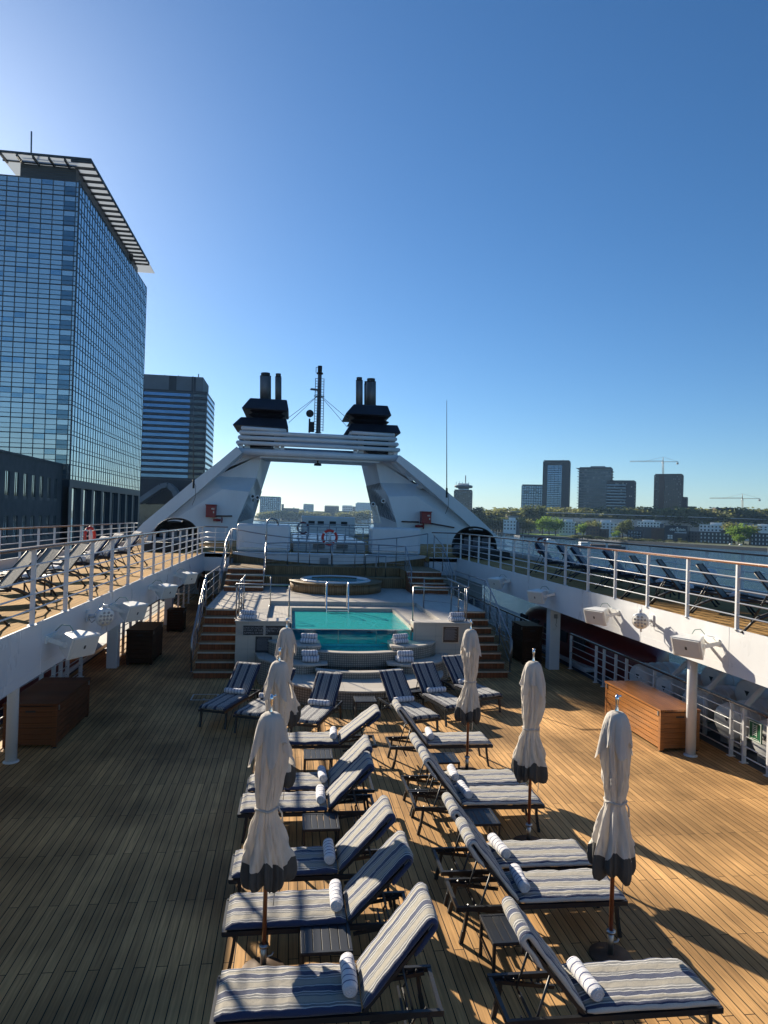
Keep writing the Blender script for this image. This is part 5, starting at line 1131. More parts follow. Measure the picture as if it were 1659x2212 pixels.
def lifeboat(x, y0, y1, label, s):
    t = thing('lifeboat', label, 'lifeboat', (x, (y0+y1)/2, -1.2)); n = 20; vs = []; K = 14
    for i in range(n+1):
        f = 2*i/n-1; w_ = 1.45*(1-abs(f)**3.2)**.6+.05; y = y0+(y1-y0)*i/n
        for k in range(K):
            a = 2*math.pi*k/K; vs.append((x + w_*math.copysign(abs(math.cos(a))**.6, math.cos(a)), y, .15 + (1.3 if math.sin(a) > 0 else 1.25)*math.copysign(abs(math.sin(a))**.7, math.sin(a))*(1-abs(f)**4*.5)))
    fs = [(i*K+k, i*K+(k+1) % K, (i+1)*K+(k+1) % K, (i+1)*K+k) for i in range(n) for k in range(K)] + [tuple(range(K)), tuple(n*K+k for k in range(K))]
    m = MB(); m.smooth = True; m.add(vs, fs); m.build('hull', M['boat_red'], t, w=True)
    m = MB(); m.box(x-1.53, x+1.53, y0+1.4, y1-1.4, .02, .16); m.build('rubbing_strake', M['white'], t, w=True, bevel=.03)
    for k in range(5):
        yy = y0+2.2+k*(y1-y0-4.4)/4; m = MB(); m.box(x-s*1.40-.04, x-s*1.40+.04, yy-.35, yy+.35, .6, .95); m.build('window', M['dark'], t, w=True, bevel=.01)
    for yy in (y0+1.2, y1-1.2): m = MB(); m.bar((x-s*.3, yy, 1.3), (x+s*.2, yy, 2.45), .22, .3); m.build('davit_hook', M['white'], t, w=True)
lifeboat(10.7, 18.8, 28.5, 'dark red lifeboat hanging outside the right railing', 1)
lifeboat(-7.5, 15.5, 25.5, 'red lifeboat hanging outside the left railing', -1)
# escape sign on the railing
t = thing('escape_sign', 'green embarkation ladder sign with white border on the right railing', 'sign', (8.93, 12.0, .72)); m = MB(); m.box(8.905, 8.925, 11.86, 12.22, .55, .93); m.build('plate', M['green'], t, w=True)
m = MB()
for a, b, c_, d_ in ((11.87, 12.21, .905, .918), (11.87, 12.21, .562, .575), (11.87, 11.882, .575, .905), (12.198, 12.21, .575, .905)): m.box(8.899, 8.904, a, b, c_, d_)
for k in range(6): m.box(8.899, 8.904, 11.99, 12.1, .67+.035*k, .68+.035*k)
m.box(8.899, 8.904, 11.985, 11.993, .64, .88); m.box(8.899, 8.904, 12.097, 12.105, .64, .88)
for k in range(5): m.box(8.899, 8.904, 11.92+.05*k, 11.955+.05*k, .60-.008*abs(k-2), .612-.008*abs(k-2))
m.build('pictogram', M['sign_white'], t, w=True)
# red valve post on the far right edge
t = thing('fire_valve', 'dark red valve wheel on a white post by the right outer railing', 'valve', (11.0, 12.6, UZ)); m = MB(); m.tube([(11.0, 11.6, UZ), (11.0, 11.6, 3.75)], .07, 10); m.build('stand_pipe', M['white'], t, w=True)
m = MB(); m.tube([(11.0, 11.6, 3.75), (11.0, 11.6, 4.05)], .06, 10); m.lathe([(.17, 4.05), (.17, 4.09)], (11.0, 11.6), 16); m.tube([(10.8, 11.6, 3.82), (11.2, 11.6, 3.82)], .06, 8); m.build('valve', M['red'], t, w=True)

# ------------------------------------------------------------------ person in the left passage
pp = onz(437, 1309, 0.0); pz = at(438, 1233, pp.y).z
sc_p = max(1.6, min(1.9, pz))/1.78
def skin_mesh(name, verts, edges, radii, m_, parent, sub=2):
    me = bpy.data.meshes.new(name); me.from_pydata(verts, edges, []); o = bpy.data.objects.new(name, me); COL.objects.link(o)
    sk = o.modifiers.new('skin', 'SKIN'); sk.use_smooth_shade = True
    for i, r in enumerate(radii): me.skin_vertices[0].data[i].radius = (r, r) if not isinstance(r, tuple) else r
    me.skin_vertices[0].data[0].use_root = True
    s2 = o.modifiers.new('sub', 'SUBSURF'); s2.levels = sub; s2.render_levels = sub; me.materials.append(m_); o.parent = parent; return o
t = thing('person', 'person in dark clothes standing in the shadowed left passage', 'person', (pp.x, pp.y, 0), R(15)); t.scale = (sc_p,)*3
V = [(0,0,.95),(0,0,1.12),(0,-.01,1.30),(0,0,1.46),(0,.0,1.53),(0,.015,1.60),(0,.02,1.70),
     (-.10,0,.90),(-.12,.01,.50),(-.13,-.02,.09),(-.135,.12,.04),(.10,0,.90),(.12,-.02,.50),(.13,.0,.09),(.14,.14,.04),
     (-.19,0,1.42),(-.25,-.02,1.14),(-.25,.06,.90),(-.245,.08,.82),(.19,0,1.42),(.25,-.02,1.14),(.25,.06,.90),(.245,.08,.82)]
Ed = [(0,1),(1,2),(2,3),(3,4),(4,5),(5,6),(0,7),(7,8),(8,9),(9,10),(0,11),(11,12),(12,13),(13,14),(3,15),(15,16),(16,17),(17,18),(3,19),(19,20),(20,21),(21,22)]
Rr = [(.15,.11),(.14,.10),(.17,.12),(.12,.09),.055,.085,.075,.09,.065,.045,.04,.09,.065,.045,.04,.065,.048,.036,.03,.065,.048,.036,.03]
skin_mesh('body', V, Ed, Rr, M['skin'], t)
Vc = V[:4] + V[7:10] + V[11:14] + V[15:18] + V[19:22]
Ec = [(0,1),(1,2),(2,3),(0,4),(4,5),(5,6),(0,7),(7,8),(8,9),(3,10),(10,11),(11,12),(3,13),(13,14),(14,15)]
Rc = [(.17,.13),(.16,.115),(.185,.135),(.125,.10),.105,.08,.065,.105,.08,.065,.08,.062,.05,.08,.062,.05]
skin_mesh('clothing', Vc, Ec, Rc, M['clothes'], t)
m = MB(); m.sphere((0, -.005, 1.70), .105, 16, 10, 1.05); m.build('hair', M['hair'], t)
# ================================================================== CITY
GZ = -13.8
M['land'] = mat('grassy_bank', (.05,.068,.028), .9, var=.4, vscale=.05)
M['grass'] = mat('bright_grass', (.17,.30,.04), .9, var=.3, vscale=.2)
M['quay'] = mat('quay_paving', (.16,.155,.15), .8, var=.25, vscale=.3)
M['cglass'] = mat('glare_paled_curtain_glass', (.66,.65,.62), .10, .80, var=.10, vscale=.12, bump=.02, bscale=.5)  # tower front: glare from the sun side is put into this paler base colour
M['cglass_side'] = mat('mirror_curtain_glass', (.52,.60,.62), .05, .9, var=.08, vscale=.1, bump=.012, bscale=.4)
M['tpane'] = mat('tinted_spandrel_pane', (.20,.27,.31), .1, .7)
M['tpane2'] = mat('second_glass_batch', (.38,.47,.52), .06, .85, var=.2, vscale=.3)
M['blind'] = mat('drawn_blinds', (.30,.30,.29), .7)
M['mullion'] = mat('grey_mullion', (.055,.06,.065), .5)
M['dglass'] = mat('dark_window_glass', (.025,.035,.05), .08, 0, spec=.9, var=.4, vscale=.2)
M['dglass2'] = mat('teal_window_glass', (.07,.10,.12), .15, .3, var=.3, vscale=.15)
M['bglass'] = mat('blue_ribbon_window', (.13,.21,.33), .08, .85, var=.25, vscale=.08)
M['dbrick'] = mat('dark_brick', (.085,.085,.088), .8, var=.25, vscale=.6)  # base lightened to carry the glare over the terminal wall
M['hallwall'] = mat('pale_hall_wall', (.42,.41,.40), .8, var=.15, vscale=.1)
M['concrete'] = mat('grey_concrete', (.15,.18,.21), .8, var=.15, vscale=.2)
M['cwhite'] = mat('white_render', (.80,.81,.80), .7, var=.1, vscale=.2)
M['cbrown'] = mat('brown_brick', (.13,.075,.055), .8, var=.2, vscale=.3)
M['cred'] = mat('red_brown_cladding', (.055,.036,.04), .7, var=.2, vscale=.2)
M['cgrey'] = mat('grey_cladding', (.055,.072,.095), .6, var=.15, vscale=.2)
M['cdark'] = mat('anthracite_cladding', (.010,.022,.040), .5, var=.2, vscale=.3)
M['canopy'] = mat('pale_canopy_glass', (.6,.63,.65), .5); translucent(M['canopy'], .75, (.7,.74,.77))
M['zinc'] = mat('pale_metal_roof', (.42,.42,.43), .5, .2, var=.1, vscale=.05)
M['crane'] = mat('crane_steel', (.45,.34,.20), .5)
M['trunk'] = mat('tree_bark', (.06,.045,.03), .9, var=.3, vscale=2)
def leafmat(name, c, v=.35):
    m = mat(name, c, .75, var=v, vscale=.45, spec=.2); translucent(m, .4, tuple(q*1.5 for q in c)); return m
M['leaf_dark'] = leafmat('dark_leaves', (.075,.095,.035)); M['leaf_mid'] = leafmat('olive_leaves', (.16,.17,.06)); M['leaf_bright'] = leafmat('spring_leaves', (.14,.23,.035))

shore = [(-2500, 2300), (500, 2300)] + [tuple(onz(x, y, WATER_Z)[:2]) for x, y in ((1000, 1143), (1061, 1149), (1124, 1160.5), (1248, 1166), (1350, 1173), (1659, 1191), (2100, 1225))] + [(6000, 200), (6000, 8500), (-2500, 8500)]
d = MB(); d.prism(list(shore), -17, GZ); struct('far_bank', d, M['land'])
d = MB(); d.prism([(-900, -300), (-14, -300), (-14, 330), (-60, 700), (-400, 1500), (-900, 1500)], -17, GZ); struct('quay', d, M['quay'])
g = [onz(x, y, GZ) for x, y in ((1124, 1154), (1248, 1160), (1250, 1157), (1180, 1151), (1124, 1149))]
d = MB(); d.prism([tuple(p[:2]) for p in g], GZ, GZ+.8); d.build('grass_lawn', M['grass']); bpy.data.objects['grass_lawn']['kind'] = 'structure'

d = MB(); sp = shore[2:9]
for (xa, ya), (xb, yb) in zip(sp, sp[1:]): d.bar((xa, ya, -14.6), (xb, yb, -14.6), 1.2, 3.2)
struct('quay_wall', d, M['cdark'])
def grid_box(mb, x0, x1, y0, y1, z0, z1, nz, nx, ny, hb=.35, vb=.15, pr=.12):
    """Floor bands and mullions standing proud of the front and the two sides."""
    for k in range(nz+1):
        z = z0 + (z1-z0)*k/nz; mb.box(x0-pr, x1+pr, y0-pr, y1+pr, z-hb/2, z+hb/2)
    p2 = pr*.8
    for k in range(nx+1):
        x = x0 + (x1-x0)*k/nx; mb.box(x-vb/2, x+vb/2, y0-p2, y0+.02, z0, z1)
    for k in range(1, ny):
        y = y0 + (y1-y0)*k/ny
        for xx, s in ((x0, -1), (x1, 1)): mb.box(xx+s*p2, xx-s*.02, y-vb/2, y+vb/2, z0, z1)

# ---- the mirror-glass hotel tower on the left
HY = 126.0
c0 = at(172, 393, HY); HX = c0.x; HZ = c0.z
dx = ray(317, 616); HYF = HX/dx.x*dx.y; HZF = HZ
cb = at(163, 1048, HY); HB = at(162, 1036, HY).z   # underside of the curtain wall near the corner
HXL = at(-6, 400, HY).x
hotel = thing('glass_tower', 'tall mirror-glass hotel tower with overhanging roof canopy at the left edge', 'tower', (HX, HY, GZ))
m = MB(); m.box(HXL, HX, HY, HYF, HB, HZ); m.mi = [0]*6; m.mi[3] = 1
fl = 20; fh = (HZ-HB)/fl
m.cur = 2; rr = random.Random(21)                      # panes that sit a little proud and catch the sky differently
for k in range(fl):
    z = HB + fh*k
    for q in range(int((HX-HXL)/1.9)):
        for lo_, hi_ in ((.03, .29), (.32, .61), (.64, .98)):
            if rr.random() < .10: x = HX-.55-q*1.9; m.box(x-1.84, x-.06, HY-.035, HY-.005, z+fh*lo_, z+fh*hi_)
    for q in range(34):
        if rr.random() < .12: y = HY+(HYF-HY)*q/34; m.box(HX+.005, HX+.03, y+.08, y+(HYF-HY)/34-.08, z+fh*.30, z+fh*.97)
m.build('curtain_glass', [M['cglass'], M['cglass_side'], M['tpane2']], hotel, w=True)
m = MB(); nF = 60
for k in range(fl+1):
    z = HB + fh*k
    for dz, hb in ((0, .16), (fh*.30, .10), (fh*.62, .08)):
        if k == fl and dz: continue
        m.box(HXL-.1, HX+.09, HY-.09, HY+.01, z+dz-hb/2, z+dz+hb/2)
    for dz, hb in ((0, .14), (fh*.28, .09)):
        if k == fl and dz: continue
        m.box(HX-.01, HX+.06, HY-.08, HYF, z+dz-hb/2, z+dz+hb/2)
n = int((HX-HXL)/1.9)
for k in range(n+1): m.box(HX-.55-k*1.9-.05, HX-.55-k*1.9+.05, HY-.10, HY+.01, HB, HZ)
n = 34
for k in range(n+1):
    y = HY + (HYF-HY)*k/n; m.box(HX-.01, HX+.075, y-.05, y+.05, HB, HZ)
m.box(HX-.12, HX+.12, HY-.12, HY+.12, HB, HZ+.2); m.build('mullion_grid', M['mullion'], hotel, w=True)
for k in range(fl):
    z = HB + fh*k + fh*.05; m = MB(); m.box(HX-2.4, HX-.6, HY-.06, HY-.02, z, z+fh*.55); m.build('dark_pane', M['tpane'], hotel, w=True)
# recessed attic storey, ribbed canopy, roof pole
cz = at(184, 350, HY-1).z
m = MB(); m.box(HXL+3.2, HX-1.0, HY+1.2, HYF-6, HZ+.05, cz-.2); m.build('attic_storey', M['cgrey'], hotel, w=True)
m = MB(); 
for k in range(9): m.box(HXL+3.3, HX-1.0, HY+1.12, HY+1.19, HZ+.5+.42*k, HZ+.62+.42*k)
m.build('attic_louvres', M['mullion'], hotel, w=True)
ce = at(322.5, 587, 1); dd = ray(322.5, 587); CXo = HX + 2.4; YE = CXo/dd.x*dd.y
m = MB(); xl = HXL+.3
m.box(xl, CXo, HY-2.0, HY-1.75, cz-.12, cz+.25); m.box(CXo-.25, CXo, HY-1.75, YE, cz-.12, cz+.25); m.box(HX-1.2, HX-.95, HY+1.0, YE, cz-.12, cz+.25); m.box(xl, HX-1.2, HY+1.0, HY+1.25, cz-.12, cz+.25)
n = 20
for k in range(n+1):
    y = HY-1.7 + (YE-HY+1.6)*k/n; m.box(HX-1.0, CXo-.05, y-.18, y+.18, cz-.5, cz-.125)
for k in range(6): x = HX-2 - k*2.6; m.box(x-.15, x+.15, HY-1.8, HY+1.1, cz-.5, cz-.125)
m.build('canopy_frame', M['mullion'], hotel, w=True)
m = MB(); m.box(xl+.1, CXo-.1, HY-1.74, HYF-2, cz+.02, cz+.12); m.build('canopy_panel', M['canopy'], hotel, w=True)
m = MB(); m.box(HX-1.2, HX-.2, YE-6, YE-5.6, HZ, cz-.1); m.build('canopy_post', M['mullion'], hotel, w=True)
pb, pt = at(68, 343, HY+6), at(68, 284, HY+6); m = MB(); m.tube([pb - Vector((0,0,3)), pt], .14, 6); m.build('roof_pole', M['concrete'], hotel, w=True)
# base: tall dark bays
m = MB(); m.box(HXL, HX-.7, HY+.7, HYF-.5, GZ, HB-.02); m.build('base_glass', M['dglass'], hotel, w=True)
m = MB(); m.box(HXL, HX+.05, HY-.02, HYF, HB-1.3, HB-.02)
n = 8
for k in range(n+1):
    y = HY + .8 + (HYF-HY-1.6)*k/n; m.box(HX-1.0, HX, y-.8, y+.8, GZ, HB-1.3)
for k in range(4): x = HX-1-k*3.6; m.box(x-.9, x+.9, HY, HY+1, GZ, HB-1.3)
m.build('base_piers', M['cdark'], hotel, w=True)
for k in range(8):
    y0 = HY + .8 + (HYF-HY-1.6)*k/8 + .82; y1 = y0 + (HYF-HY-1.6)/8 - 1.64; m = MB(); m.quad((HX-.66, y0, GZ+9), (HX-.66, y1, GZ+9), (HX-.66, y1, HB-1.5), (HX-.66, y0, HB-1.5))
    o = m.build('tall_window', M['cglass_side'], hotel, w=True)
    m = MB()
    for f in (.33, .66): m.box(HX-.65, HX-.55, y0+(y1-y0)*f-.08, y0+(y1-y0)*f+.08, GZ+2, HB-1.5)
    m.box(HX-.65, HX-.55, y0, y1, GZ+8.7, GZ+9.0); m.build('glazing_bar', M['mullion'], o, w=True)

# ---- low dark terminal building in front of the tower
TX = HX - 1.2
d0, d1 = ray(-60, 985), ray(135, 1002); TY0 = 64.0; TY1 = TX/d1.x*d1.y
tz = at(135, 1006, TY1).z
term = thing('terminal_building', 'low dark brick terminal with two rows of tall windows at the left edge', 'building', (TX, TY0, GZ))
m = MB(); m.box(TX-25, TX-.5, TY0, TY1, GZ, tz-.3); m.build('wall', M['dbrick'], term, w=True)
rows = [(tz-6.3, tz-2.4), (tz-12.6, tz-8.7), (tz-18.6, tz-15.0)]; wy = []; y = TY1-2.2
while y > TY0+3: wy.append(y); y -= 3.35
m = MB(); zs = [GZ] + [v for r in reversed(rows) for v in r] + [tz]
for k in range(0, len(zs)-1, 2): m.box(TX-.5, TX, TY0, TY1, zs[k], zs[k+1])
for r in rows:
    e = [TY1] + [v for q in wy for v in (q, q-1.5)] + [TY0]
    for k in range(0, len(e)-1, 2): m.box(TX-.5, TX-.002, e[k+1], e[k], r[0], r[1])
m.box(TX-25, TX+.15, TY0, TY1+.15, tz, tz+.35); m.build('facade', M['dbrick'], term, w=True)
for r in rows:
    for q in wy:
        m = MB(); m.quad((TX-.14, q, r[0]), (TX-.14, q-1.5, r[0]), (TX-.14, q-1.5, r[1]), (TX-.14, q, r[1])); o = m.build('window', M['cglass_side'], term, w=True)
        m = MB(); m.box(TX-.14, TX-.08, q-.80, q-.70, r[0], r[1]); m.box(TX-.14, TX-.05, q-1.5, q, r[0], r[0]+.5); m.build('window_bar', M['mullion'], o, w=True)

# ---- the ribbon-window office block behind the tower
OY = 330.0
a, b = at(300, 838, OY), at(447, 844, OY); bs = at(455, 1075, OY)
ox0, ox1, oz = a.x, b.x, b.z - .5
off = thing('office_block', 'dark office block with blue ribbon windows right of the glass tower', 'building', ((ox0+ox1)/2, OY, GZ))
dpt = 32
m = MB(); m.box(ox0-10, ox1, OY, OY+dpt, GZ+22, oz); m.build('core', M['cdark'], off, w=True)
nf = 15; z0 = at(400, 1037, OY).z; fh = (oz-1.0-z0)/nf
for k in range(nf):
    z = z0+fh*k+fh*.35; m = MB(); m.box(ox0-10, ox1-7.5, OY-.12, OY-.02, z, z+fh*.52); m.build('ribbon_window', M['bglass'], off, w=True)
    m = MB(); m.box(ox1-7.2, ox1-.3, OY-.1, OY-.02, z, z+fh*.5); m.build('corner_window', M['dglass'], off, w=True)
    m = MB(); m.box(ox1-.02, ox1+.12, OY+1.5, OY+dpt-2, z, z+fh*.55); m.build('side_window', M['bglass'], off, w=True)
m = MB()
for k in range(nf+1): m.box(ox0-10, ox1+.2, OY-.45, OY+dpt, z0+fh*k-.1, z0+fh*k+.28)
m.build('floor_ledge', M['cbrown'] if False else M['cgrey'], off, w=True)
c1 = at(439, 815, OY+4)
m = MB(); m.box(ox0-8, c1.x, OY+4, OY+dpt-6, oz+.02, c1.z); m.build('roof_storey', M['concrete'], off, w=True)
m = MB()
for x0, x1 in ((365, 381), (414, 423)): p, q = at(x0, 830, OY+3.9), at(x1, 830, OY+3.9); m.box(p.x, q.x, OY+3.8, OY+3.98, oz+.05, c1.z-.1)
m.build('roof_panel', M['cdark'], off, w=True)
m = MB(); m.box(ox0-10, ox1+.1, OY-.1, OY+dpt, oz-.9, oz); m.build('parapet', M['cdark'], off, w=True)
for px_, h in ((356, 810), (386, 811), (417, 813), (429, 808)):
    p = at(px_, 818, OY+6); q = at(px_, h, OY+6); m = MB(); m.tube([p-Vector((0,0,1)), q], .25, 6); m.build('roof_mast', M['cdark'], off, w=True)
m = MB(); p0 = at(309, 1078, OY-8); pts = [at(x, y, OY-8) for x, y in ((300, 1085), (325, 1068), (350, 1051), (365, 1048), (378, 1060), (390, 1090))]
for u, v in zip(pts, pts[1:]): m.bar(u, v, 8, 2.2)
m.build('arched_canopy', M['concrete'], off, w=True)
m = MB(); m.box(ox0-10, ox1-4, OY+1, OY+dpt, GZ, GZ+21.9); m.build('base', M['dglass'], off, w=True)

# ---- generic buildings on the far side
TURN = []
def block(name, label, px0, px1, ytop, Y, depth, floors, nx, ny, wall, glass, cat='building', hb=None, vb=.8, roof=None, parts=(), group=None, pr=.35, bottom=None):
    a, b = at(px0, ytop, Y), at(px1, ytop, Y); zt = (a.z+b.z)/2; z0 = GZ if bottom is None else bottom
    t = thing(name, label, cat, ((a.x+b.x)/2, Y, z0), 0, group); fhh = (zt-z0)/floors
    m = MB(); m.box(a.x, b.x, Y, Y+depth, z0, zt)
    m.cur = 1; rr = random.Random(int(px0*7)); nf_ = 0
    for i_ in range(floors):
        for k_ in range(max(1, nx)):
            if nx > 2 and rr.random() < .16: xa = a.x+(b.x-a.x)*(k_+.12)/nx; xb = a.x+(b.x-a.x)*(k_+.88)/nx; za = z0+(zt-z0)*(i_+.25)/floors; m.box(xa, xb, Y-.06, Y-.02, za, za+(zt-z0)/floors*rr.uniform(.25, .6)); nf_ += 1
    m.build('glazing', [glass, M['blind']], t, w=True)
    TURN.append(t)
    m = MB(); grid_box(m, a.x, b.x, Y, Y+depth, z0, zt, floors, nx, ny, fhh*.38 if hb is None else fhh*hb, vb, pr); m.build('wall_grid', wall, t, w=True)
    m = MB(); m.box(a.x+.5, b.x-.5, Y+.5, Y+depth-.5, zt+fhh*.3, zt+fhh*.3+1.2); m.build('roof', roof or wall, t, w=True)
    return t, a.x, b.x, zt
def addbox(t, nm, mt, px0, px1, y0, y1, Y, dp):
    a, b = at(px0, y0, Y), at(px1, y1, Y); m = MB(); m.box(a.x, b.x, Y, Y+dp, b.z, a.z); return m.build(nm, mt, t, w=True)
def rod(t, nm, mt, px, y0, y1, Y, r):
    a, b = at(px, y0, Y), at(px, y1, Y); m = MB(); m.tube([b, a], r, 6); return m.build(nm, mt, t, w=True)

# tower with the round lookout crown
t, x0, x1, zt = block('lookout_tower', 'grey tower with a wide round lookout crown and spire, right of the arch', 981.5, 1018.5, 1060.5, 1100, 26, 20, 10, 8, M['cgrey'], M['dglass'], 'tower', .2, .7)
cx_ = (x0+x1)/2; cy_ = 1113
ca_ = at(977, 1050, cy_); r1 = abs(ca_.x-cx_)
m = MB(); m.lathe([(r1*.62, zt+1), (r1*.60, zt+5)], (cx_, cy_), 28); m.build('neck', M['cglass_side'], t, w=True)
m = MB(); m.lathe([(r1*.55, zt+5), (r1*.95, zt+6), (r1, zt+8), (r1, zt+9), (r1*.9, zt+10)], (cx_, cy_), 32); m.build('crown', M['concrete'], t, w=True)
m = MB(); m.lathe([(r1*.97, zt+6.2), (r1*1.01, zt+7.2)], (cx_, cy_), 32, cap=False); m.build('crown_windows', M['dglass'], t, w=True)
m = MB(); m.box(cx_-9, cx_+9, cy_-5, cy_+5, zt+10, zt+13); 
for k in range(5): m.bar((cx_-12+5*k, cy_-9, zt+10), (cx_-11+5*k, cy_-9, zt+15+(k % 2)), .6)
m.build('roof_works', M['cwhite'], t, w=True)
rod(t, 'spire', M['concrete'], 1000.5, 1027, 1047, cy_, .9)

# the cluster of towers
t, *_ = block('tower_block', 'low bluish slab tower left of the tallest dark tower', 1128.5, 1172.5, 1049.5, 1350, 30, 18, 9, 7, M['concrete'], M['bglass'], 'tower', .25, 1.2)
addbox(t, 'roof_storey', M['cgrey'], 1148, 1168, 1046.8, 1050, 1358, 16)
t, x0, x1, zt = block('tower_block', 'tallest dark tower with a glazed centre strip across the river', 1175.5, 1228, 997, 1250, 34, 30, 1, 6, M['cdark'], M['cdark'], 'tower', .08, 1.2)
m = MB(); m.box(x0+8, x1-13, 1249.3, 1249.9, GZ+14, zt-7); m.build('glazed_strip', M['bglass'], t, w=True)
m = MB()
for k in range(34): z = GZ+14 + (zt-21-GZ)*k/33; m.box(x0+8, x1-13, 1248.9, 1249.28, z-.45, z+.45)
for k in range(5): x = x0+8+(x1-x0-21)*k/4; m.box(x-.2, x+.2, 1248.95, 1249.28, GZ+14, zt-7)
m.build('glazing_bars', M['cdark'], t, w=True)
addbox(t, 'roof_crane', M['cdark'], 1197, 1207, 994.5, 998, 1262, 6); rod(t, 'roof_jib', M['cdark'], 1209, 993, 998, 1262, .4)
t, x0, x1, zt = block('tower_block', 'rounded-balcony apartment tower with a flat oversailing roof', 1254, 1317, 1012, 1300, 38, 24, 12, 8, M['concrete'], M['dglass2'], 'tower', .34, .35, pr=.3)
m = MB()
for k in range(24):
    z = GZ + (zt-GZ)*k/24
    for s, xx in ((-1, x0), (1, x1)): m.box(xx, xx+s*(3.2 if k % 2 else 2.4), 1297, 1330, z-.35, z+.55)
m.build('balcony', M['concrete'], t, w=True)
addbox(t, 'oversailing_roof', M['cgrey'], 1250.5, 1320, 1010, 1012.2, 1295, 44); addbox(t, 'roof_storey', M['cgrey'], 1272, 1300, 1006.5, 1010, 1308, 20)
t, *_ = block('tower_block', 'black gridded tower block with pale floor lines', 1313.5, 1367, 1041, 1200, 34, 17, 16, 9, M['cdark'], M['cdark'], 'tower', .45, 1.0)
m = MB(); a = at(1314, 1046, 1199); b = at(1352, 1046, 1199)
for k in range(15): z = a.z - (a.z-GZ)*k/17; m.box(a.x, b.x, 1198.9, 1199.4, z-1.2, z+.1)
m.build('floor_windows', M['bglass'], t, w=True)
t, *_ = block('tower_block', 'red-brown tower under construction below a crane', 1417.5, 1468.5, 1026.5, 1250, 34, 24, 16, 8, M['cred'], M['dglass'], 'tower', .2, 1.5)
addbox(t, 'hoist', M['cbrown'], 1430, 1437, 1026, 1110, 1246, 3); addbox(t, 'wing', M['cred'], 1462, 1473, 1074, 1112, 1255, 22); addbox(t, 'low_wing', M['cred'], 1466, 1489.5, 1094, 1114, 1255, 22); addbox(t, 'roof_storey', M['cred'], 1440, 1460, 1024.3, 1026.5, 1258, 12)

def crane(label, xm, ym_top, ym_bot, xj0, xj1, yj, Y, colour):
    a, b = at(xm, ym_top, Y), at(xm, ym_bot, Y); j0, j1 = at(xj0, yj, Y), at(xj1, yj, Y); t = thing('tower_crane', label, 'crane', tuple(b)); jz = at(xm, yj, Y).z
    m = MB(); w_ = 1.2; n = 14
    for sx in (-1, 1):
        for sy in (-1, 1): m.tube([b+Vector((sx*w_, sy*w_, 0)), Vector((a.x+sx*w_, Y+sy*w_, jz))], .28, 4)
    for k in range(n):
        z0, z1 = b.z+(jz-b.z)*k/n, b.z+(jz-b.z)*(k+1)/n; s = 1 if k % 2 else -1; m.tube([(a.x-s*w_, Y-w_, z0), (a.x+s*w_, Y-w_, z1)], .22, 4)
    m.tube([(a.x, Y, jz), a], [.9, .3], 6); m.build('mast', colour, t, w=True)
    m = MB(); n = 18; h = 1.6
    m.tube([j0, Vector((a.x, Y, jz))], .3, 4); m.tube([j0+Vector((0,0,h)), Vector((a.x, Y, jz+h*1.3))], .25, 4); m.tube([Vector((a.x, Y, jz)), j1], .45, 4)
    for k in range(n):
        p = j0.lerp(Vector((a.x, Y, jz)), k/n); q = j0.lerp(Vector((a.x, Y, jz)), (k+.5)/n)+Vector((0,0,h)); m.tube([p, q], .18, 4)
    m.tube([a, j0.lerp(Vector((a.x, Y, jz)), .4)], .16, 4); m.tube([a, j1], .16, 4); m.build('jib', colour, t, w=True)
    m = MB(); m.box(j1.x-3, j1.x, Y-1.5, Y+1.5, jz-4, jz-.2); m.build('counterweight', M['concrete'], t, w=True)
    m = MB(); m.box(a.x-2.4, a.x-.9, Y-1.6, Y+.2, jz-2.6, jz); m.build('cab', M['cwhite'], t, w=True)
crane('large tower crane above the red-brown tower', 1432.5, 987, 1026, 1361, 1465, 997.5, 1268, M['crane'])
crane('smaller tower crane at the right beyond the two brick flues', 1604, 1066.5, 1114, 1533, 1642, 1077, 1300, M['crane'])
for x0, x1, lb in ((1545, 1558.5, 'left of two flaring brown towers near the right edge'), (1568, 1582, 'right of two flaring brown towers near the right edge')):
    a, b = at(x0, 1098, 1150), at(x1, 1098, 1150); c_ = (a.x+b.x)/2; r_ = (b.x-a.x)/2; t = thing('vent_tower', lb, 'tower', (c_, 1150, GZ)); m = MB()
    m.add([(c_-r_*.8, 1150, GZ), (c_+r_*.8, 1150, GZ), (c_+r_*.8, 1158, GZ), (c_-r_*.8, 1158, GZ), (c_-r_, 1149, a.z), (c_+r_, 1149, a.z), (c_+r_, 1159, a.z), (c_-r_, 1159, a.z)], [(0,3,2,1),(4,5,6,7),(0,1,5,4),(1,2,6,5),(2,3,7,6),(3,0,4,7)]); m.build('shaft', M['cbrown'], t, w=True)
    m = MB(); m.box(c_-r_*1.05, c_+r_*1.05, 1148.5, 1159.5, a.z+.01, a.z+1.1); m.build('cap', M['cgrey'], t, w=True)

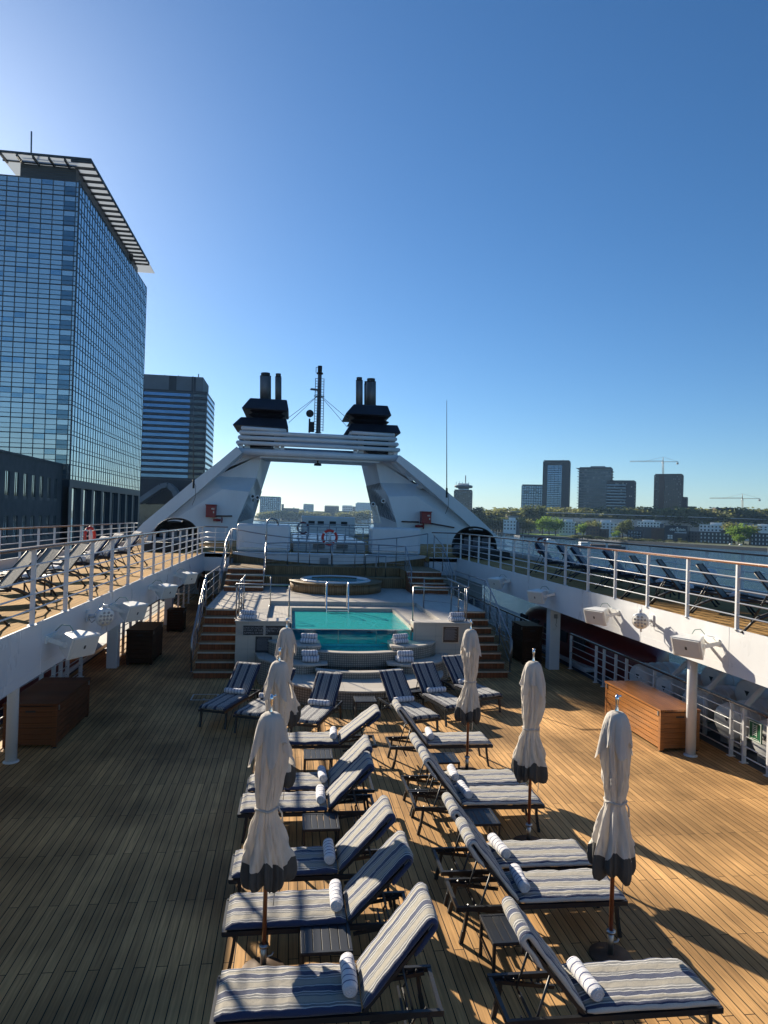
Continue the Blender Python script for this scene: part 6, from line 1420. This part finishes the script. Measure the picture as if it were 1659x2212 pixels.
# houses on the river bank
def windows_on(t, x0, x1, Y, z0, z1, nf, nx, mt, wf=.45, hf=.5):
    for i in range(nf):
        for k in range(nx):
            xa = x0 + (x1-x0)*(k+.5-wf/2)/nx; xb = x0 + (x1-x0)*(k+.5+wf/2)/nx; za = z0 + (z1-z0)*(i+.5-hf/2)/nf; zb = z0 + (z1-z0)*(i+.5+hf/2)/nf
            m = MB(); m.box(xa, xb, Y-.12, Y-.02, za, zb); m.build('window', mt, t, w=True)
def house(name, label, px0, px1, ytop, ybot, Y, nf, nx, wall, depth=22, wm=None, roofbox=None, group=None, wf=.45, hf=.5):
    a, b = at(px0, ytop, Y), at(px1, ytop, Y); zt = (a.z+b.z)/2; zb = GZ; t = thing(name, label, 'building', ((a.x+b.x)/2, Y, GZ), 0, group)
    m = MB(); m.box(a.x, b.x, Y, Y+depth, GZ, zt); m.build('wall', wall, t, w=True)
    vz = max(GZ, at((px0+px1)/2, ybot, Y).z)
    if nx: windows_on(t, a.x, b.x, Y, vz, zt, nf, nx, wm or M['dglass'], wf, hf)
    m = MB(); m.box(a.x-.4, b.x+.4, Y-.4, Y+depth+.4, zt+.01, zt+.7); m.build('parapet', wall, t, w=True)
    TURN.append(t)
    if roofbox:
        f0, f1, h = roofbox; m = MB(); m.box(a.x+(b.x-a.x)*f0, a.x+(b.x-a.x)*f1, Y+3, Y+depth-3, zt+.72, zt+h); m.build('roof_house', wall, t, w=True)
    return t, a.x, b.x, zt
q3 = lambda zx: 940.1+.4333*zx; r3 = lambda zy: 940.1+.4333*zy
for k, (a_, b_, c_, d_, nx, rb, lb) in enumerate(((342, 402, 424, 474, 4, (.4, .9, 4), 'white apartment block farthest left on the bank, beside the lawn'), (622, 692, 432, 490, 5, (.3, .8, 4), 'white apartment block right of the bright green trees'), (817, 905, 437, 494, 5, (.1, .6, 4), 'white apartment block behind the pinkish building'),
        (1015, 1112, 433, 460, 7, (.2, .7, 3.5), 'white apartment block above the grey hall'), (1327, 1438, 448, 482, 7, (.4, .8, 4), 'white apartment block above the dark brick houses at the right'), (1545, 1665, 452, 476, 7, (.5, .8, 3), 'white apartment block behind trees at the right edge'))):
    t, x0, x1, zt = house('apartment_block', lb, q3(a_), q3(b_), r3(c_), r3(d_), 1000, max(2, int((d_-c_)/14)), nx, M['cwhite'], 20, roofbox=rb, group='white apartment blocks on the bank')
    m = MB(); m.box(x1+.02, x1+4.2, 1003, 1018, GZ, zt-2); m.build('dark_wing', M['cgrey'], t, w=True)
t, *_ = house('long_hall', 'very long low hall with pale roof behind the apartment blocks', q3(365), q3(1655), r3(423), r3(450), 1120, 1, 0, M['hallwall'], 40); TURN.pop()
m = MB(); a, b = at(q3(690), r3(414), 1118), at(q3(980), r3(420), 1118); m.box(a.x, b.x, 1118, 1150, b.z-6, a.z); m.build('raised_roof', M['zinc'], t, w=True)
m = MB(); a, b = at(q3(365), r3(418), 1117), at(q3(1655), r3(430), 1117); m.box(a.x, b.x, 1116, 1119.9, b.z+3, b.z+4.2); m.build('eaves', M['zinc'], t, w=True)
house('grey_hall', 'grey flat-roofed hall behind the dark school building', q3(1003), q3(1150), r3(461), r3(510), 860, 1, 0, M['cgrey'], 25)
house('tan_hall', 'tan clad hall left of the dark school building', q3(1083), q3(1152), r3(468), r3(512), 840, 1, 0, M['cbrown'], 14)
t, x0, x1, zt = house('school_building', 'anthracite school building with white lettering above its window', q3(1150), q3(1249), r3(453), r3(535), 800, 1, 0, M['cdark'], 30)
c = bpy.data.curves.new('lettering', 'FONT'); c.body = 'obs ijplein'; c.size = 4.6; c.align_x = 'CENTER'; c.align_y = 'CENTER'; c.extrude = .05; c.offset = .06; c.materials.append(M['cwhite'])
o = bpy.data.objects.new('lettering', c); COL.objects.link(o); o.parent = t; o.rotation_euler = (R(90), 0, 0); o.location = ((x1-x0)*.08, -.3, at(q3(1210), r3(470), 800).z - GZ); solid_text(o)
m = MB(); a, b = at(q3(1165), r3(497), 799.7), at(q3(1186), r3(517), 799.7); m.box(a.x, b.x, 799.6, 799.98, b.z, a.z); o2 = m.build('white_window', M['cwhite'], t, w=True)
m = MB(); m.box(a.x, b.x, 799.4, 799.59, (a.z+b.z)/2-.3, (a.z+b.z)/2+.3); m.box((a.x+b.x)/2-.3, (a.x+b.x)/2+.3, 799.4, 799.59, b.z, a.z); m.build('window_bar', M['cdark'], o2, w=True)
m = MB(); a, b = at(q3(1195), r3(481), 799.7), at(q3(1246), r3(490), 799.7); m.box(a.x, b.x, 799.6, 799.98, b.z, a.z); m.build('strip_window', M['bglass'], t, w=True)
m = MB(); p = at(q3(1207), r3(461), 799.7); m.sphere((p.x, 799.6, p.z), .9, 10, 6); m.bar((p.x-2.5, 799.6, p.z-.9), (p.x+2.5, 799.6, p.z-.9), .3); m.build('emblem', M['cwhite'], t, w=True)
house('brick_house', 'small dark house at the left end of the grey hall', q3(963), q3(1026), r3(476), r3(525), 790, 3, 5, M['cdark'], 18, M['bglass'])
house('terrace_hall', 'grey low terraces right of the school building', q3(1249), q3(1335), r3(482), r3(530), 805, 3, 6, M['cgrey'], 18, M['dglass'])
house('brick_house', 'reddish brick house with dark upper floor by the water', q3(755), q3(815), r3(466), r3(523), 905, 3, 4, M['cbrown'], 16, M['dglass'], (.05, .9, 3))
house('pink_house', 'pinkish house at the water behind small trees', q3(815), q3(858), r3(470), r3(520), 912, 3, 3, M['cred'], 16, M['dglass'])
house('brick_house', 'long dark brick house with pale windows right of the terraces', q3(1330), q3(1475), r3(485), r3(545), 760, 3, 9, M['dbrick'], 16, M['cwhite'], (.6, .8, 3), wf=.3)
house('brick_house', 'dark brick house with white windows at the right edge', q3(1582), q3(1672), r3(492), r3(556), 720, 3, 6, M['dbrick'], 16, M['cwhite'], wf=.3)
house('flat_roofed_building', 'low tan building on the skyline at the right edge', q3(1562), q3(1690), r3(380), r3(400), 1500, 1, 6, M['cbrown'], 30)
house('flat_roofed_building', 'low building on the skyline left of the towers', q3(317), q3(395), r3(386), r3(398), 1500, 1, 4, M['cbrown'], 30)

# city seen through the arch
qc = lambda zx: 553+.1667*zx; rc = lambda zy: 1050.7+.1667*zy
t, *_ = block('office_slab', 'large grey office slab left under the funnel arch', qc(57), qc(322), rc(142), 2500, 50, 12, 10, 4, M['concrete'], M['bglass'], 'building', .3, 3.0)
addbox(t, 'roof_plant', M['cgrey'], qc(95), qc(300), rc(135), rc(142), 2510, 20)
block('office_slab', 'pale tower far behind the low roofs under the arch', qc(617), qc(746), rc(236), 3200, 50, 12, 8, 3, M['concrete'], M['bglass'], 'building', .25, 2)
block('office_slab', 'flat dark block in the middle under the arch', qc(892), qc(1073), rc(260), 2600, 40, 8, 10, 3, M['cgrey'], M['dglass'], 'building', .3, 2)
block('office_slab', 'white stepped block right of the middle under the arch', qc(1120), qc(1246), rc(258), 2700, 40, 8, 6, 3, M['cwhite'], M['dglass'], 'building', .55, 2)
block('office_slab', 'white corner block beside the right arch leg', qc(1307), qc(1480), rc(222), 2500, 40, 10, 5, 3, M['cwhite'], M['dglass'], 'building', .8, 9)
for k, (a_, b_, c_, Y, mm) in enumerate(((335, 560, 285, 2450, 'cgrey'), (560, 660, 300, 2480, 'cwhite'), (660, 745, 330, 2460, 'cbrown'), (748, 900, 325, 2470, 'concrete'), (900, 1310, 322, 2480, 'cgrey'), (330, 362, 232, 2900, 'concrete'), (1246, 1306, 262, 2800, 'concrete'))):
    house('far_building', ('wide low grey building', 'narrow white building', 'low brown building', 'low pale building', 'long grey row of buildings', 'slim pale tower', 'pale stepped building')[k] + ' in the far city under the arch', qc(a_), qc(b_), rc(c_), rc(385), Y, 3, 6, M[mm], 40, M['dglass'], wf=.6)
p = at(qc(490), rc(290), 3000); t = thing('far_chimney', 'far smoking chimney under the arch', 'chimney', tuple(p)); m = MB(); m.tube([Vector((p.x, 3000, GZ)), Vector((p.x, 3000, p.z+6))], 3, 8); m.build('stack', M['concrete'], t, w=True)

# ------------------------------------------------------------------ trees
def crown_mesh(seed, n, leaf, shape, m_, name='crown'):
    rr = random.Random(seed); m = MB(); lumps = []
    for k in range(9):
        a = rr.uniform(0, 6.28); z = rr.uniform(.32, .86); w_ = shape(z)*rr.uniform(.35, .75); lumps.append(Vector((w_*math.cos(a), w_*math.sin(a), z)))
    lumps.append(Vector((0, 0, .8)))
    for k in range(n):
        c = rr.choice(lumps); p = c + Vector((rr.gauss(0, .10), rr.gauss(0, .10), rr.gauss(0, .085)))
        if p.z < .14 or p.z > 1.02: continue
        u = Vector((rr.gauss(0, 1), rr.gauss(0, 1), rr.gauss(0, 1))).normalized(); v = u.cross(Vector((rr.gauss(0, 1), rr.gauss(0, 1), rr.gauss(0, 1)))).normalized(); s = leaf*rr.uniform(.6, 1.4)
        m.quad(p-u*s-v*s*.6, p+u*s-v*s*.6, p+u*s*.8+v*s*.7, p-u*s*.7+v*s*.7)
    me = m.build(name, m_); d_ = me.data; bpy.data.objects.remove(me); return d_
round_s = lambda z: .42*math.sqrt(max(.02, 1-((z-.6)/.45)**2)); tall_s = lambda z: .16*math.sqrt(max(.02, 1-((z-.55)/.5)**2))
CR = {k: [crown_mesh(100+i*7+j, 900, .032, tall_s if k == 'poplar' else round_s, M[{'dark': 'leaf_dark', 'mid': 'leaf_mid', 'bright': 'leaf_bright', 'poplar': 'leaf_dark'}[k]]) for i in range(3)] for j, k in enumerate(('dark', 'mid', 'bright', 'poplar'))}
tm = MB(); tm.tube([(0, 0, -.02), (.01, 0, .25), (0, .01, .6)], [.03, .022, .008], 7)
for a in (0, 2.1, 4.2): tm.tube([(.005, 0, .28), (.14*math.cos(a), .14*math.sin(a), .5), (.22*math.cos(a), .22*math.sin(a), .66)], [.014, .009, .003], 5)
to = tm.build('trunk', M['trunk']); TRUNK = to.data; bpy.data.objects.remove(to)
def tree(px, ytop, Y, kind, label, group, wf=1.0, base=GZ):
    p = at(px, ytop, Y); h = (p.z - base)*1.10; t = thing('poplar_tree' if kind == 'poplar' else 'leafy_tree', label, 'tree', (p.x, Y, base), rnd.uniform(0, 6), group); t.scale = (h*wf, h*wf, h)
    for nm, me in (('crown', rnd.choice(CR[kind])), ('trunk', TRUNK)):
        o = bpy.data.objects.new(nm, me); COL.objects.link(o); o.parent = t
x = 1028
while x < 1675:
    tree(x, rnd.uniform(1101, 1109) + (4 if x < 1070 else 0) + max(0, (x-1500)*.02), rnd.uniform(1150, 1190), rnd.choice(('dark', 'mid', 'mid')), 'olive tree in the long tree line under the skyline towers', 'tree line below the towers', 2.0); x += rnd.uniform(5.5, 9)
x = 1030
while x < 1100:
    tree(x, rnd.uniform(1118, 1124), 1080, rnd.choice(('mid', 'dark')), 'tree behind the boats left of the white apartment blocks', 'trees at the left end of the bank', 1.3); x += rnd.uniform(9, 13)
for px_, yt in ((1024, 1102), (1032, 1101), (1040, 1100), (1137, 1097), (1148, 1096), (1168, 1096)): tree(px_, yt, 1100, 'poplar', 'slim dark poplar rising above the tree line', 'poplars', .9)
for px_, yt, Y, kd, lb in ((1172, 1121, 1010, 'bright', 'bright green tree, left one of the pair at the lawn'), (1187, 1120, 1005, 'bright', 'bright green tree, middle of the clump at the lawn'), (1201, 1120, 1005, 'bright', 'bright green tree, right one at the lawn'), (1143, 1124, 1010, 'mid', 'olive tree at the left end of the lawn'), (1130, 1122, 1015, 'mid', 'olive tree beside the leftmost white block'),
        (1268, 1128, 945, 'mid', 'leafy tree left of the reddish house'), (1260, 1131, 940, 'bright', 'light green tree at the reddish house'), (1285, 1126, 960, 'mid', 'tree behind the reddish house'), (1358, 1125, 900, 'dark', 'large dark tree left of the grey hall'), (1346, 1128, 905, 'dark', 'dark tree at the small dark house'), (1330, 1148, 880, 'bright', 'small light tree by the small dark house'),
        (1587, 1137, 740, 'bright', 'green tree between the two dark brick houses'), (1607, 1134, 735, 'bright', 'tall green tree beside the right-edge house'), (1620, 1138, 745, 'mid', 'tree behind the right-edge brick house'), (1596, 1155, 715, 'bright', 'low green tree at the water before the right houses'), (1577, 1132, 790, 'mid', 'olive tree above the long brick house'), (1470, 1163, 770, 'dark', 'dark bush at the water under the school building'), (1505, 1168, 755, 'dark', 'dark round bush before the brick houses')):
    tree(px_, yt, Y, kd, lb, 'trees along the far bank', 1.15)
x = 558
while x < 800:
    if x < 575 or rnd.random() < .55: tree(x, rnd.uniform(1104, 1111), 2400, 'mid', 'hazy tree among the far buildings under the arch', 'far trees under the arch', 1.6)
    x += rnd.uniform(6, 10)
# shrubs along the waterline
x = 1240
while x < 1665:
    tree(x, 1157 + (x-1240)*.052 + rnd.uniform(-2, 2), 790 - (x-1240)*.18, rnd.choice(('mid', 'dark', 'dark')), 'low shrub at the foot of the quay wall across the river', 'shrubs along the far waterline', 3.0); x += rnd.uniform(8, 14)

# masts of boats moored at the left end of the bank
for k in range(9):
    p = onz(1046+k*5.6+rnd.uniform(-1, 1), 1148+k*.7, WATER_Z); t = thing('moored_sailboat', ('first','second','third','fourth','fifth','sixth','seventh','eighth','ninth')[k]+' moored sailing boat from the left at the far bank', 'boat', tuple(p), rnd.uniform(-.3, .3), 'moored sailing boats'); hh = rnd.uniform(14, 20)
    m = MB(); m.prism([(-5, -1.3), (2, -1.5), (5.5, 0), (2, 1.5), (-5, 1.3)], -.2, 1.2); m.build('hull', M['cwhite'], t)
    m = MB(); m.tube([(.4, 0, 1.2), (.4, 0, hh)], [.16, .1], 6); m.tube([(.4, 0, 2.6), (-4.2, 0, 2.7)], .1, 5); m.build('mast', M['concrete'], t)
    m = MB(); m.box(-2.5, 1.6, -.9, .9, 1.21, 1.9); m.build('cabin', M['cwhite'], t, bevel=.1)
# ------------------------------------------------------------------ craft on the river and cars on the bank
def boat(px, py, ln, label, hull, cab, heading, cargo=False):
    p = onz(px, py, WATER_Z); t = thing('barge' if cargo else 'motor_boat', label, 'boat', tuple(p), heading); h = ln*.04+.6; w_ = ln*.10+.6; n = 10
    poly = [(-ln/2, -w_), (ln*.32, -w_), (ln*.44, -w_*.6), (ln/2, 0), (ln*.44, w_*.6), (ln*.32, w_), (-ln/2, w_)]
    m = MB(); m.prism(poly, -.3, h); m.build('hull', hull, t)
    m = MB(); m.box(-ln*.42, -ln*.42+(ln*.18 if cargo else ln*.5), -w_*.7, w_*.7, h+.01, h+(2.8 if cargo else 2.2)); m.build('cabin', cab, t, bevel=.15)
    m = MB(); m.box(-ln*.42-.02, -ln*.42+(ln*.18 if cargo else ln*.5)+.02, -w_*.72, w_*.72, h+1.2, h+1.7); m.build('cabin_windows', M['dglass'], t)
    if cargo: m = MB(); m.box(-ln*.2, ln*.34, -w_*.7, w_*.7, h+.01, h+1.1); m.build('hatch_cover', M['cbrown'], t, bevel=.1)
    else: m = MB(); m.box(-ln*.2, -ln*.05, -w_*.5, w_*.5, h+2.25, h+3.6); m.build('wheelhouse', cab, t, bevel=.1)
boat(1180, 1174, 22, 'white motor boat crossing the river with a foaming wake', M['cwhite'], M['cwhite'], R(190))
boat(1300, 1185, 46, 'long low barge with brown hatches on the river', M['cdark'], M['cwhite'], R(-8), True)
M['foam'] = mat('white_foam', (.7, .72, .73), .8, var=.3, vscale=.6)
m = MB(); p = onz(1180, 1175, WATER_Z); rr = random.Random(4)
for k in range(70):
    d_ = rr.uniform(0, 46); s = rr.uniform(.5, 1.6); q = p + Vector((d_-2, rr.uniform(-1, 1)*(1.2+d_*.05) - 1.5, .04+.001*k)); m.add([(q.x-s*1.8, q.y, q.z), (q.x, q.y-s, q.z), (q.x+s*1.8, q.y, q.z), (q.x, q.y+s, q.z)], [(0, 1, 2, 3)])
o = m.build('wake_foam', M['foam']); o['kind'] = 'stuff'
for k, (px_, py_, c_) in enumerate(((1579, 1177, 'cwhite'), (1600, 1178.5, 'cwhite'), (1398, 1164, 'cwhite'))):
    Y = onz(px_, py_, GZ).y; p = onz(px_, py_, GZ); t = thing('parked_car', ('left white car parked before the long brick house', 'right white car parked before the long brick house', 'white car parked left of the school building')[k], 'car', tuple(p))
    m = MB(); m.box(-2.2, 2.2, -.85, .85, .3, .85); m.add([(-1.6,-.75,.86),(1.3,-.75,.86),(1.3,.75,.86),(-1.6,.75,.86),(-1.1,-.65,1.45),(.7,-.65,1.45),(.7,.65,1.45),(-1.1,.65,1.45)], [(0,3,2,1),(4,5,6,7),(0,1,5,4),(1,2,6,5),(2,3,7,6),(3,0,4,7)]); m.build('body', M[c_], t, bevel=.1)
    for xx in (-1.35, 1.35):
        for yy in (-.8, .8): m = MB(); m.tube([(xx, yy-.1, .32), (xx, yy+.1, .32)], .32, 12); m.build('wheel', M['dark'], t)

for t in TURN: t.rotation_euler.z = -math.atan2(t.location.x, t.location.y)*1.25     # fronts face up the river
# ------------------------------------------------------------------ the air: thin even haze round everything
h = MB(); h.box(-4020, 6520, -1520, 9020, -18.5, 140); hz = h.build('haze', []); hz['kind'] = 'stuff'
mh = bpy.data.materials.new('thin_haze'); mh.use_nodes = True; N, L = nodes(mh); N.remove(N['Principled BSDF'])
pv = N.new('ShaderNodeVolumePrincipled'); pv.inputs['Color'].default_value = (.38, .64, 1.0, 1); pv.inputs['Density'].default_value = .00004; pv.inputs['Anisotropy'].default_value = .35
L.new(pv.outputs[0], N['Material Output'].inputs['Volume']); hz.data.materials.append(mh)
